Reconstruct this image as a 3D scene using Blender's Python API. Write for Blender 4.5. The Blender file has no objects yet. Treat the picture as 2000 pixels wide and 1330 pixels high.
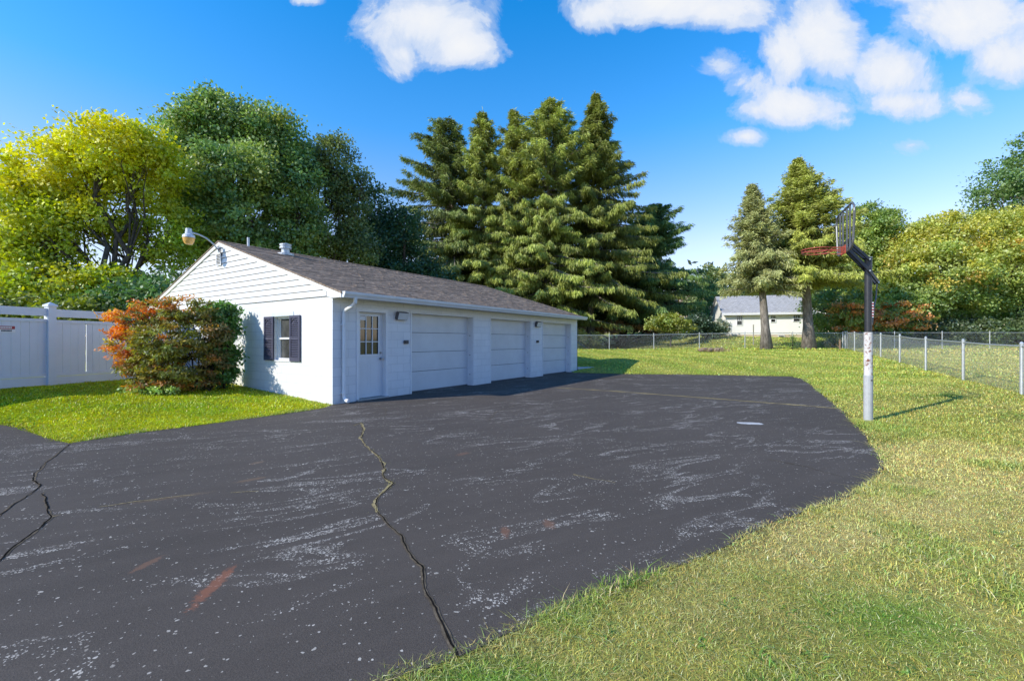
import bpy, bmesh, math, random
import numpy as np
from mathutils import Vector, Matrix

random.seed(7)
RNG = np.random.default_rng(11)
sc = bpy.context.scene
col = sc.collection
F = 860.0            # focal length of the photograph in its own pixels (2000 wide)
CAM_H = 1.4

# ------------------------------------------------------------------ sun / sky
SUN_TO = Vector((-0.88, -0.475, 0.0)).normalized()
SUN_EL = math.radians(32)
SUN_DIR = Vector((SUN_TO.x * math.cos(SUN_EL), SUN_TO.y * math.cos(SUN_EL), math.sin(SUN_EL)))

# ------------------------------------------------------------------ helpers
def P(px, py, Y):
    """world point seen at photo pixel (px, py) at depth Y"""
    return Vector(((px - 1000) / F * Y, Y, CAM_H - (py - 664) / F * Y))

def G0(px, py, z=0.0):
    """photo pixel on the level plane z -> (x, y)"""
    Y = F * (CAM_H - z) / (py - 664.0)
    return ((px - 1000) / F * Y, Y)

def tag(o, label=None, cat=None, group=None, kind=None):
    if label: o['label'] = label
    if cat: o['category'] = cat
    if group: o['group'] = group
    if kind: o['kind'] = kind
    return o

def empty(name, loc, rz=0.0):
    o = bpy.data.objects.new(name, None)
    col.objects.link(o)
    o.location = loc
    o.rotation_euler = (0, 0, rz)
    o.empty_display_size = 0.2
    return o

def copy_tree(o, parent=None):
    c = o.copy()
    col.objects.link(c)
    c.parent = parent
    for ch in list(o.children):
        copy_tree(ch, c)
    return c

class MB:
    """collects boxes, tubes and prisms into one mesh"""
    def __init__(s, origin=(0, 0, 0)):
        s.v = []; s.f = []; s.o = Vector(origin)
    def add(s, vs, fs):
        n = len(s.v)
        s.v += [tuple(Vector(p) - s.o) for p in vs]
        s.f += [tuple(i + n for i in f) for f in fs]
    def box(s, x0, x1, y0, y1, z0, z1):
        vs = [(x0,y0,z0),(x1,y0,z0),(x1,y1,z0),(x0,y1,z0),(x0,y0,z1),(x1,y0,z1),(x1,y1,z1),(x0,y1,z1)]
        s.add(vs, [(0,3,2,1),(4,5,6,7),(0,1,5,4),(1,2,6,5),(2,3,7,6),(3,0,4,7)])
    def obox(s, c, ax, ay, az, hx, hy, hz):
        c = Vector(c); ax = Vector(ax); ay = Vector(ay); az = Vector(az)
        vs = []
        for k in (-1, 1):
            for (i, j) in ((-1,-1),(1,-1),(1,1),(-1,1)):
                vs.append(c + ax*hx*i + ay*hy*j + az*hz*k)
        s.add(vs, [(0,3,2,1),(4,5,6,7),(0,1,5,4),(1,2,6,5),(2,3,7,6),(3,0,4,7)])
    def bar(s, a, b, w, h, up=(0,0,1)):
        a = Vector(a); b = Vector(b); d = b - a; L = d.length; d.normalize()
        side = d.cross(Vector(up))
        if side.length < 1e-4: side = d.cross(Vector((1,0,0)))
        side.normalize(); u = side.cross(d).normalized()
        s.obox((a+b)/2, d, side, u, L/2, w/2, h/2)
    def tube(s, pts, rad, n=8, cap=True):
        pts = [Vector(p) for p in pts]
        if not hasattr(rad, '__len__'): rad = [rad]*len(pts)
        rings = []
        prev = None
        for i, p in enumerate(pts):
            if i == 0: d = pts[1]-pts[0]
            elif i == len(pts)-1: d = pts[-1]-pts[-2]
            else: d = (pts[i+1]-pts[i-1])
            d.normalize()
            if prev is None:
                a = d.cross(Vector((0,0,1)))
                if a.length < 0.05: a = d.cross(Vector((1,0,0)))
            else:
                a = prev - d*prev.dot(d)
            a.normalize(); prev = a
            b = d.cross(a)
            rings.append([p + (a*math.cos(2*math.pi*k/n) + b*math.sin(2*math.pi*k/n))*rad[i] for k in range(n)])
        vs = [q for r in rings for q in r]
        fs = []
        for i in range(len(pts)-1):
            for k in range(n):
                k2 = (k+1) % n
                fs.append((i*n+k, i*n+k2, (i+1)*n+k2, (i+1)*n+k))
        if cap:
            fs.append(tuple(range(n-1, -1, -1)))
            fs.append(tuple((len(pts)-1)*n + k for k in range(n)))
        s.add(vs, fs)
    def lathe(s, prof, c, n=20):
        """prof: list of (r, z), about the vertical axis at c"""
        c = Vector(c); vs = []; fs = []
        for (r, z) in prof:
            for k in range(n):
                a = 2*math.pi*k/n
                vs.append(c + Vector((r*math.cos(a), r*math.sin(a), z)))
        for i in range(len(prof)-1):
            for k in range(n):
                k2 = (k+1) % n
                fs.append((i*n+k, i*n+k2, (i+1)*n+k2, (i+1)*n+k))
        fs.append(tuple(range(n-1, -1, -1)))
        fs.append(tuple((len(prof)-1)*n+k for k in range(n)))
        s.add(vs, fs)
    def prism(s, poly, fn, d0, d1):
        """poly in 2D, fn(u, v, d) -> 3D; extruded from d0 to d1"""
        n = len(poly)
        vs = [fn(u, v, d0) for (u, v) in poly] + [fn(u, v, d1) for (u, v) in poly]
        fs = [tuple(range(n-1, -1, -1)), tuple(range(n, 2*n))]
        for k in range(n):
            k2 = (k+1) % n
            fs.append((k, k2, n+k2, n+k))
        s.add(vs, fs)
    def build(s, name, m, parent=None, smooth=False, bevel=0.0, fix=True):
        me = bpy.data.meshes.new(name)
        me.from_pydata(s.v, [], s.f)
        me.validate()
        if fix:
            bm = bmesh.new(); bm.from_mesh(me)
            bmesh.ops.recalc_face_normals(bm, faces=bm.faces)
            bm.to_mesh(me); bm.free()
        if smooth:
            for p in me.polygons: p.use_smooth = True
        me.materials.append(m)
        o = bpy.data.objects.new(name, me)
        col.objects.link(o)
        if parent: o.parent = parent
        if bevel > 0:
            b = o.modifiers.new('bevel', 'BEVEL'); b.width = bevel; b.segments = 2
            b.limit_method = 'ANGLE'; b.angle_limit = math.radians(40)
        return o

# ------------------------------------------------------------------ numpy noise
_perm = np.random.default_rng(3).permutation(256)
_val = np.random.default_rng(5).random(256)
def vnoise(x, y, seed=0):
    x = np.asarray(x, float) + seed*17.31; y = np.asarray(y, float) - seed*9.77
    xi = np.floor(x).astype(int); yi = np.floor(y).astype(int)
    fx = x-xi; fy = y-yi
    fx = fx*fx*(3-2*fx); fy = fy*fy*(3-2*fy)
    def h(a, b): return _val[_perm[(_perm[a & 255] + b) & 255]]
    return (h(xi,yi)*(1-fx)+h(xi+1,yi)*fx)*(1-fy) + (h(xi,yi+1)*(1-fx)+h(xi+1,yi+1)*fx)*fy
def fbm(x, y, seed=0, oct=4):
    t = 0; a = 0.5; n = 0
    for k in range(oct):
        t = t + a*vnoise(x*2**k, y*2**k, seed+k*3); n += a; a *= 0.5
    return t/n
def sstep(a, b, x):
    t = np.clip((np.asarray(x, float)-a)/(b-a), 0, 1)
    return t*t*(3-2*t)

# ------------------------------------------------------------------ materials
def newmat(name):
    m = bpy.data.materials.new(name); m.use_nodes = True
    nt = m.node_tree
    bs = nt.nodes['Principled BSDF']
    return m, nt, bs
def N(nt, t, **kw):
    n = nt.nodes.new(t)
    for k, v in kw.items():
        if k.startswith('i_'):
            key = k[2:]
            key = int(key) if key.isdigit() else key.replace('_', ' ')
            n.inputs[key].default_value = v
        else: setattr(n, k, v)
    return n
def ramp(nt, stops, interp='LINEAR'):
    r = nt.nodes.new('ShaderNodeValToRGB'); r.color_ramp.interpolation = interp
    e = r.color_ramp.elements
    while len(e) < len(stops): e.new(0.5)
    for i, (p, c) in enumerate(stops):
        e[i].position = p
        e[i].color = (c, c, c, 1) if not hasattr(c, '__len__') else (*c, 1)
    return r
def math_(nt, op, a=None, b=None, va=0.0, vb=0.0, clamp=False):
    n = nt.nodes.new('ShaderNodeMath'); n.operation = op; n.use_clamp = clamp
    n.inputs[0].default_value = va; n.inputs[1].default_value = vb
    if a is not None: nt.links.new(a, n.inputs[0])
    if b is not None: nt.links.new(b, n.inputs[1])
    return n.outputs[0]
def mix(nt, fac, a, b, blend='MIX'):
    n = nt.nodes.new('ShaderNodeMix'); n.data_type = 'RGBA'; n.blend_type = blend
    if hasattr(fac, 'node'): nt.links.new(fac, n.inputs[0])
    else: n.inputs[0].default_value = fac
    for v, i in ((a, 6), (b, 7)):
        if hasattr(v, 'node'): nt.links.new(v, n.inputs[i])
        else: n.inputs[i].default_value = (*v, 1)
    return n.outputs[2]
def bumpto(nt, bs, h, strength=0.3, dist=0.01):
    b = nt.nodes.new('ShaderNodeBump'); b.inputs['Strength'].default_value = strength
    b.inputs['Distance'].default_value = dist
    nt.links.new(h, b.inputs['Height']); nt.links.new(b.outputs[0], bs.inputs['Normal'])
    return b

def plain(name, c, rough=0.6, metal=0.0, var=0.12, scale=6.0, spec=0.4, bump=0.0, c2=None, stain=0.0):
    """paint / metal / plastic with broad and fine tone variation"""
    m, nt, bs = newmat(name)
    tc = N(nt, 'ShaderNodeTexCoord')
    n1 = N(nt, 'ShaderNodeTexNoise', i_Scale=scale, i_Detail=6.0, i_Roughness=0.65)
    nt.links.new(tc.outputs['Object'], n1.inputs['Vector'])
    lo = tuple(x*(1-var) for x in c); hi = tuple(min(1, x*(1+var)) for x in c)
    r = ramp(nt, [(0.3, lo), (0.7, hi)])
    nt.links.new(n1.outputs['Fac'], r.inputs[0])
    out = r.outputs[0]
    if c2 is not None:
        n2 = N(nt, 'ShaderNodeTexNoise', i_Scale=scale*2.2, i_Detail=8.0, i_Roughness=0.7)
        nt.links.new(tc.outputs['Object'], n2.inputs['Vector'])
        r2 = ramp(nt, [(0.56-stain, 0.0), (0.66-stain, 1.0)])
        nt.links.new(n2.outputs['Fac'], r2.inputs[0])
        out = mix(nt, r2.outputs[0], out, c2)
    nt.links.new(out, bs.inputs['Base Color'])
    bs.inputs['Roughness'].default_value = rough
    bs.inputs['Metallic'].default_value = metal
    bs.inputs['Specular IOR Level'].default_value = spec
    if bump > 0:
        bumpto(nt, bs, n1.outputs['Fac'], bump, 0.01)
    return m

def leaf_mat(name, trans=0.35, gloss=0.10, rough=0.55):
    """foliage: colour per leaf from the mesh attribute, diffuse + translucent + a little sheen"""
    m = bpy.data.materials.new(name); m.use_nodes = True
    nt = m.node_tree; nt.nodes.clear()
    out = N(nt, 'ShaderNodeOutputMaterial')
    at = N(nt, 'ShaderNodeAttribute', attribute_name='tint')
    d = N(nt, 'ShaderNodeBsdfDiffuse'); t = N(nt, 'ShaderNodeBsdfTranslucent')
    g = N(nt, 'ShaderNodeBsdfGlossy', i_Roughness=rough)
    g.inputs['Color'].default_value = (0.9, 0.95, 1.0, 1)
    hs = N(nt, 'ShaderNodeHueSaturation', i_Saturation=1.1, i_Value=1.25)
    nt.links.new(at.outputs['Color'], d.inputs[0])
    nt.links.new(at.outputs['Color'], hs.inputs['Color'])
    nt.links.new(hs.outputs[0], t.inputs[0])
    m1 = N(nt, 'ShaderNodeMixShader'); m1.inputs[0].default_value = trans
    nt.links.new(d.outputs[0], m1.inputs[1]); nt.links.new(t.outputs[0], m1.inputs[2])
    m2 = N(nt, 'ShaderNodeMixShader'); m2.inputs[0].default_value = gloss*0.5
    nt.links.new(m1.outputs[0], m2.inputs[1]); nt.links.new(g.outputs[0], m2.inputs[2])
    nt.links.new(m2.outputs[0], out.inputs[0])
    return m

def block_mat():
    """painted concrete block in running bond, mapped on whichever vertical face"""
    m, nt, bs = newmat('painted_block')
    tc = N(nt, 'ShaderNodeTexCoord')
    sp = N(nt, 'ShaderNodeSeparateXYZ'); nt.links.new(tc.outputs['Object'], sp.inputs[0])
    sn = N(nt, 'ShaderNodeSeparateXYZ'); nt.links.new(tc.outputs['Normal'], sn.inputs[0])
    ax = math_(nt, 'GREATER_THAN', math_(nt, 'ABSOLUTE', sn.outputs[0]), vb=0.5)
    u = N(nt, 'ShaderNodeMix'); nt.links.new(ax, u.inputs[0])
    nt.links.new(sp.outputs[0], u.inputs[2]); nt.links.new(sp.outputs[1], u.inputs[3])
    cb = N(nt, 'ShaderNodeCombineXYZ')
    nt.links.new(u.outputs[0], cb.inputs[0]); nt.links.new(sp.outputs[2], cb.inputs[1])
    n1 = N(nt, 'ShaderNodeTexNoise', i_Scale=3.0, i_Detail=8.0, i_Roughness=0.7)
    nt.links.new(tc.outputs['Object'], n1.inputs['Vector'])
    wv = N(nt, 'ShaderNodeVectorMath', operation='SCALE'); wv.inputs[3].default_value = 0.004
    n1c = N(nt, 'ShaderNodeTexNoise', i_Scale=14.0, i_Detail=3.0)
    nt.links.new(tc.outputs['Object'], n1c.inputs['Vector'])
    nt.links.new(n1c.outputs['Color'], wv.inputs[0])
    va = N(nt, 'ShaderNodeVectorMath', operation='ADD')
    nt.links.new(cb.outputs[0], va.inputs[0]); nt.links.new(wv.outputs[0], va.inputs[1])
    br = N(nt, 'ShaderNodeTexBrick', i_Scale=1.0, i_Mortar_Size=0.007, i_Mortar_Smooth=0.6, i_Brick_Width=0.406, i_Row_Height=0.203)
    nt.links.new(va.outputs[0], br.inputs['Vector'])
    br.inputs['Color1'].default_value = (0.80, 0.80, 0.80, 1)
    br.inputs['Color2'].default_value = (0.74, 0.745, 0.75, 1)
    br.inputs['Mortar'].default_value = (0.62, 0.625, 0.63, 1)
    # grime low on the wall and in broad patches
    low = ramp(nt, [(0.0, 0.72), (0.10, 0.93), (0.3, 1.0)])
    nt.links.new(math_(nt, 'ADD', math_(nt, 'MULTIPLY', sp.outputs[2], vb=0.8), math_(nt, 'MULTIPLY', n1.outputs['Fac'], vb=0.12)), low.inputs[0])
    r = ramp(nt, [(0.3, 0.93), (0.65, 1.0)]); nt.links.new(n1.outputs['Fac'], r.inputs[0])
    c = mix(nt, 1.0, br.outputs['Color'], r.outputs[0], 'MULTIPLY')
    c = mix(nt, 1.0, c, low.outputs[0], 'MULTIPLY')
    nt.links.new(c, bs.inputs['Base Color'])
    bs.inputs['Roughness'].default_value = 0.6
    n2 = N(nt, 'ShaderNodeTexNoise', i_Scale=60.0, i_Detail=4.0)
    nt.links.new(tc.outputs['Object'], n2.inputs['Vector'])
    h = math_(nt, 'ADD', math_(nt, 'MULTIPLY', br.outputs['Fac'], vb=-1.0), math_(nt, 'MULTIPLY', n2.outputs['Fac'], vb=0.5))
    bumpto(nt, bs, h, 0.45, 0.005)
    return m

def shingle_mat(name, c1, c2, c3, sx=1.0):
    m, nt, bs = newmat(name)
    tc = N(nt, 'ShaderNodeTexCoord')
    sp = N(nt, 'ShaderNodeSeparateXYZ'); nt.links.new(tc.outputs['Object'], sp.inputs[0])
    cb = N(nt, 'ShaderNodeCombineXYZ')
    nt.links.new(sp.outputs[0], cb.inputs[0])
    nt.links.new(math_(nt, 'MULTIPLY', sp.outputs[1], vb=1.05), cb.inputs[1])
    br = N(nt, 'ShaderNodeTexBrick', i_Scale=1.0, i_Mortar_Size=0.006, i_Mortar_Smooth=0.3, i_Brick_Width=0.20*sx, i_Row_Height=0.14*sx, i_Bias=0.0)
    nt.links.new(cb.outputs[0], br.inputs['Vector'])
    br.inputs['Color1'].default_value = (*c1, 1); br.inputs['Color2'].default_value = (*c2, 1)
    br.inputs['Mortar'].default_value = (*[x*0.35 for x in c1], 1)
    n1 = N(nt, 'ShaderNodeTexNoise', i_Scale=1.2, i_Detail=6.0, i_Roughness=0.7)
    nt.links.new(tc.outputs['Object'], n1.inputs['Vector'])
    r = ramp(nt, [(0.35, 0.0), (0.7, 0.7)]); nt.links.new(n1.outputs['Fac'], r.inputs[0])
    c = mix(nt, r.outputs[0], br.outputs['Color'], c3)
    mp = N(nt, 'ShaderNodeMapping'); mp.inputs['Scale'].default_value = (2.2, 9.0, 1.0)
    nt.links.new(tc.outputs['Object'], mp.inputs[0])
    n2 = N(nt, 'ShaderNodeTexNoise', i_Scale=2.0, i_Detail=5.0, i_Roughness=0.75)
    nt.links.new(mp.outputs[0], n2.inputs['Vector'])
    r2 = ramp(nt, [(0.3, 0.55), (0.7, 1.35)]); nt.links.new(n2.outputs['Fac'], r2.inputs[0])
    c = mix(nt, 1.0, c, r2.outputs[0], 'MULTIPLY')
    nt.links.new(c, bs.inputs['Base Color']); bs.inputs['Roughness'].default_value = 0.9
    bs.inputs['Specular IOR Level'].default_value = 0.15
    # each course steps down to the next: a saw-tooth height
    saw = math_(nt, 'FRACT', math_(nt, 'DIVIDE', math_(nt, 'MULTIPLY', sp.outputs[1], vb=1.05), vb=0.14*sx))
    h = math_(nt, 'ADD', math_(nt, 'MULTIPLY', saw, vb=-0.8), math_(nt, 'ADD', math_(nt, 'MULTIPLY', br.outputs['Fac'], vb=-0.8), n2.outputs['Fac']))
    bumpto(nt, bs, h, 0.6, 0.012)
    return m

def bark_mat(name, c1, c2, vs=3.0):
    m, nt, bs = newmat(name)
    tc = N(nt, 'ShaderNodeTexCoord')
    mp = N(nt, 'ShaderNodeMapping'); mp.inputs['Scale'].default_value = (vs*2, vs*2, vs*0.6)
    nt.links.new(tc.outputs['Object'], mp.inputs[0])
    n = N(nt, 'ShaderNodeTexNoise', i_Scale=2.0, i_Detail=8.0, i_Roughness=0.7)
    nt.links.new(mp.outputs[0], n.inputs['Vector'])
    r = ramp(nt, [(0.35, c1), (0.65, c2)]); nt.links.new(n.outputs['Fac'], r.inputs[0])
    nt.links.new(r.outputs[0], bs.inputs['Base Color']); bs.inputs['Roughness'].default_value = 0.95
    bs.inputs['Specular IOR Level'].default_value = 0.1
    bumpto(nt, bs, n.outputs['Fac'], 0.8, 0.03)
    return m

def asphalt_mat():
    m, nt, bs = newmat('sealed_asphalt')
    tc = N(nt, 'ShaderNodeTexCoord'); co = tc.outputs['Object']
    # broad tone
    n0 = N(nt, 'ShaderNodeTexNoise', i_Scale=0.45, i_Detail=6.0, i_Roughness=0.6); nt.links.new(co, n0.inputs['Vector'])
    r0 = ramp(nt, [(0.3, (0.084, 0.070, 0.059)), (0.7, (0.103, 0.086, 0.073))]); nt.links.new(n0.outputs['Fac'], r0.inputs[0])
    c = r0.outputs[0]
    # brush marks of the sealer, drawn along the sweep
    rot = N(nt, 'ShaderNodeMapping'); rot.inputs['Rotation'].default_value = (0, 0, math.radians(-28))
    nt.links.new(co, rot.inputs[0])
    st = N(nt, 'ShaderNodeMapping'); st.inputs['Scale'].default_value = (0.35, 2.6, 1); nt.links.new(rot.outputs[0], st.inputs[0])
    nb = N(nt, 'ShaderNodeTexNoise', i_Scale=2.0, i_Detail=6.0, i_Roughness=0.6); nt.links.new(st.outputs[0], nb.inputs['Vector'])
    rb = ramp(nt, [(0.35, 0.93), (0.7, 1.08)]); nt.links.new(nb.outputs['Fac'], rb.inputs[0])
    c = mix(nt, 1.0, c, rb.outputs[0], 'MULTIPLY')
    # fine grain
    n1 = N(nt, 'ShaderNodeTexNoise', i_Scale=150.0, i_Detail=3.0, i_Roughness=0.7); nt.links.new(co, n1.inputs['Vector'])
    r1 = ramp(nt, [(0.3, 0.6), (0.7, 1.4)]); nt.links.new(n1.outputs['Fac'], r1.inputs[0])
    c = mix(nt, 0.8, c, r1.outputs[0], 'MULTIPLY')
    # worn streaks where stone shows through: thin wavering bands along the sweep
    sm = N(nt, 'ShaderNodeMapping'); sm.inputs['Scale'].default_value = (0.30, 1.05, 1); sm.inputs['Location'].default_value = (3.1, 0.4, 0)
    nt.links.new(rot.outputs[0], sm.inputs[0])
    ns = N(nt, 'ShaderNodeTexNoise', i_Scale=1.25, i_Detail=4.0, i_Roughness=0.58, i_Distortion=1.2); nt.links.new(sm.outputs[0], ns.inputs['Vector'])
    ridge = math_(nt, 'SUBTRACT', va=1.0, b=math_(nt, 'MULTIPLY', math_(nt, 'ABSOLUTE', math_(nt, 'SUBTRACT', ns.outputs['Fac'], vb=0.5)), vb=34.0))
    np_ = N(nt, 'ShaderNodeTexNoise', i_Scale=0.8, i_Detail=4.0); nt.links.new(co, np_.inputs['Vector'])
    patch = ramp(nt, [(0.42, 0.0), (0.62, 1.0)]); nt.links.new(np_.outputs['Fac'], patch.inputs[0])
    mask = math_(nt, 'MULTIPLY', math_(nt, 'MAXIMUM', ridge, vb=0.0), patch.outputs[0])
    mask = math_(nt, 'ADD', math_(nt, 'MULTIPLY', mask, vb=0.80), vb=0.014)
    def specks(scale, size, loc):
        mp = N(nt, 'ShaderNodeMapping'); mp.inputs['Location'].default_value = loc
        nd = N(nt, 'ShaderNodeTexNoise', i_Scale=30.0, i_Detail=2.0); nt.links.new(co, nd.inputs['Vector'])
        dv = N(nt, 'ShaderNodeVectorMath', operation='SCALE'); dv.inputs[3].default_value = 0.03; nt.links.new(nd.outputs['Color'], dv.inputs[0])
        ad = N(nt, 'ShaderNodeVectorMath', operation='ADD'); nt.links.new(co, ad.inputs[0]); nt.links.new(dv.outputs[0], ad.inputs[1])
        nt.links.new(ad.outputs[0], mp.inputs[0])
        vo = N(nt, 'ShaderNodeTexVoronoi', i_Scale=scale); vo.voronoi_dimensions = '2D'; nt.links.new(mp.outputs[0], vo.inputs['Vector'])
        s = N(nt, 'ShaderNodeSeparateColor'); nt.links.new(vo.outputs['Color'], s.inputs[0])
        pick = math_(nt, 'LESS_THAN', s.outputs[0], mask)
        lim = math_(nt, 'MULTIPLY', math_(nt, 'ADD', s.outputs[1], vb=0.25), vb=size)
        near = math_(nt, 'LESS_THAN', vo.outputs['Distance'], lim)
        return math_(nt, 'MULTIPLY', pick, near)
    s1 = specks(48.0, 0.33, (0, 0, 0)); s2 = specks(95.0, 0.40, (7, 3, 0)); s3 = specks(22.0, 0.17, (2, 9, 0))
    sp = math_(nt, 'MAXIMUM', math_(nt, 'MAXIMUM', s1, s2), s3)
    nc = N(nt, 'ShaderNodeTexNoise', i_Scale=9.0, i_Detail=2.0); nt.links.new(co, nc.inputs['Vector'])
    rc = ramp(nt, [(0.35, (0.36, 0.32, 0.27)), (0.65, (0.72, 0.66, 0.57))]); nt.links.new(nc.outputs['Fac'], rc.inputs[0])
    c = mix(nt, math_(nt, 'MULTIPLY', sp, vb=0.8), c, rc.outputs[0])
    # pale dusty film along the same streaks
    film = math_(nt, 'MULTIPLY', math_(nt, 'MAXIMUM', ridge, vb=0.0), math_(nt, 'MULTIPLY', patch.outputs[0], vb=0.10))
    c = mix(nt, film, c, (0.24, 0.22, 0.20))
    # rust stains and the pale paint patch: (centre, angle, half length, half width, colour, strength)
    spots = [((-1.69, 2.50), 97, 0.25, 0.045, (0.32, 0.12, 0.065), 0.62), ((-2.27, 2.73), 80, 0.12, 0.035, (0.27, 0.14, 0.085), 0.45),
             ((-3.0, 3.9), 30, 0.35, 0.05, (0.20, 0.14, 0.09), 0.4), ((-2.9, 5.0), 60, 0.10, 0.05, (0.30, 0.20, 0.13), 0.4),
             ((-0.05, 3.2), 95, 0.12, 0.04, (0.26, 0.12, 0.07), 0.5), ((0.28, 3.33), 100, 0.10, 0.05, (0.26, 0.13, 0.08), 0.5),
             ((-2.6, 4.4), 40, 0.16, 0.05, (0.24, 0.15, 0.09), 0.45), ((-0.6, 5.4), 50, 0.12, 0.06, (0.26, 0.13, 0.08), 0.35)]
    for (cx, cy), ang, a, b, cc, k in spots:
        mp = N(nt, 'ShaderNodeMapping'); mp.vector_type = 'TEXTURE'
        mp.inputs['Location'].default_value = (cx, cy, 0); mp.inputs['Rotation'].default_value = (0, 0, math.radians(ang)); mp.inputs['Scale'].default_value = (a, b, 1000)
        nt.links.new(co, mp.inputs[0])
        ln = N(nt, 'ShaderNodeVectorMath', operation='LENGTH'); nt.links.new(mp.outputs[0], ln.inputs[0])
        nn = N(nt, 'ShaderNodeTexNoise', i_Scale=35.0, i_Detail=5.0, i_Roughness=0.7); nt.links.new(co, nn.inputs['Vector'])
        v = math_(nt, 'ADD', ln.outputs['Value'], math_(nt, 'MULTIPLY', math_(nt, 'SUBTRACT', nn.outputs['Fac'], vb=0.5), vb=2.2))
        rr = ramp(nt, [(0.55, k), (1.0, 0.0)]); nt.links.new(v, rr.inputs[0])
        c = mix(nt, rr.outputs[0], c, cc)
    nt.links.new(c, bs.inputs['Base Color'])
    bs.inputs['Roughness'].default_value = 0.82
    bs.inputs['Specular IOR Level'].default_value = 0.22
    h = math_(nt, 'ADD', n1.outputs['Fac'], math_(nt, 'MULTIPLY', sp, vb=0.3))
    bumpto(nt, bs, h, 0.5, 0.006)
    return m

def lawn_mat():
    m, nt, bs = newmat('lawn_soil')
    at = N(nt, 'ShaderNodeAttribute', attribute_name='tint')
    tc = N(nt, 'ShaderNodeTexCoord')
    n = N(nt, 'ShaderNodeTexNoise', i_Scale=14.0, i_Detail=8.0, i_Roughness=0.75); nt.links.new(tc.outputs['Object'], n.inputs['Vector'])
    r = ramp(nt, [(0.3, 0.5), (0.7, 1.25)]); nt.links.new(n.outputs['Fac'], r.inputs[0])
    c = mix(nt, 1.0, at.outputs['Color'], r.outputs[0], 'MULTIPLY')
    nt.links.new(c, bs.inputs['Base Color']); bs.inputs['Roughness'].default_value = 1.0
    bs.inputs['Specular IOR Level'].default_value = 0.05
    bumpto(nt, bs, n.outputs['Fac'], 0.8, 0.06)
    return m

def glass_mat(name, tint=(0.02, 0.022, 0.022), rough=0.05):
    m, nt, bs = newmat(name)
    tc = N(nt, 'ShaderNodeTexCoord')
    n = N(nt, 'ShaderNodeTexNoise', i_Scale=4.0, i_Detail=4.0); nt.links.new(tc.outputs['Object'], n.inputs['Vector'])
    r = ramp(nt, [(0.3, tuple(x*0.6 for x in tint)), (0.7, tuple(x*1.8 for x in tint))]); nt.links.new(n.outputs['Fac'], r.inputs[0])
    nt.links.new(r.outputs[0], bs.inputs['Base Color'])
    bs.inputs['Roughness'].default_value = rough; bs.inputs['Specular IOR Level'].default_value = 0.9
    bumpto(nt, bs, n.outputs['Fac'], 0.05, 0.01)
    return m

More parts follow.
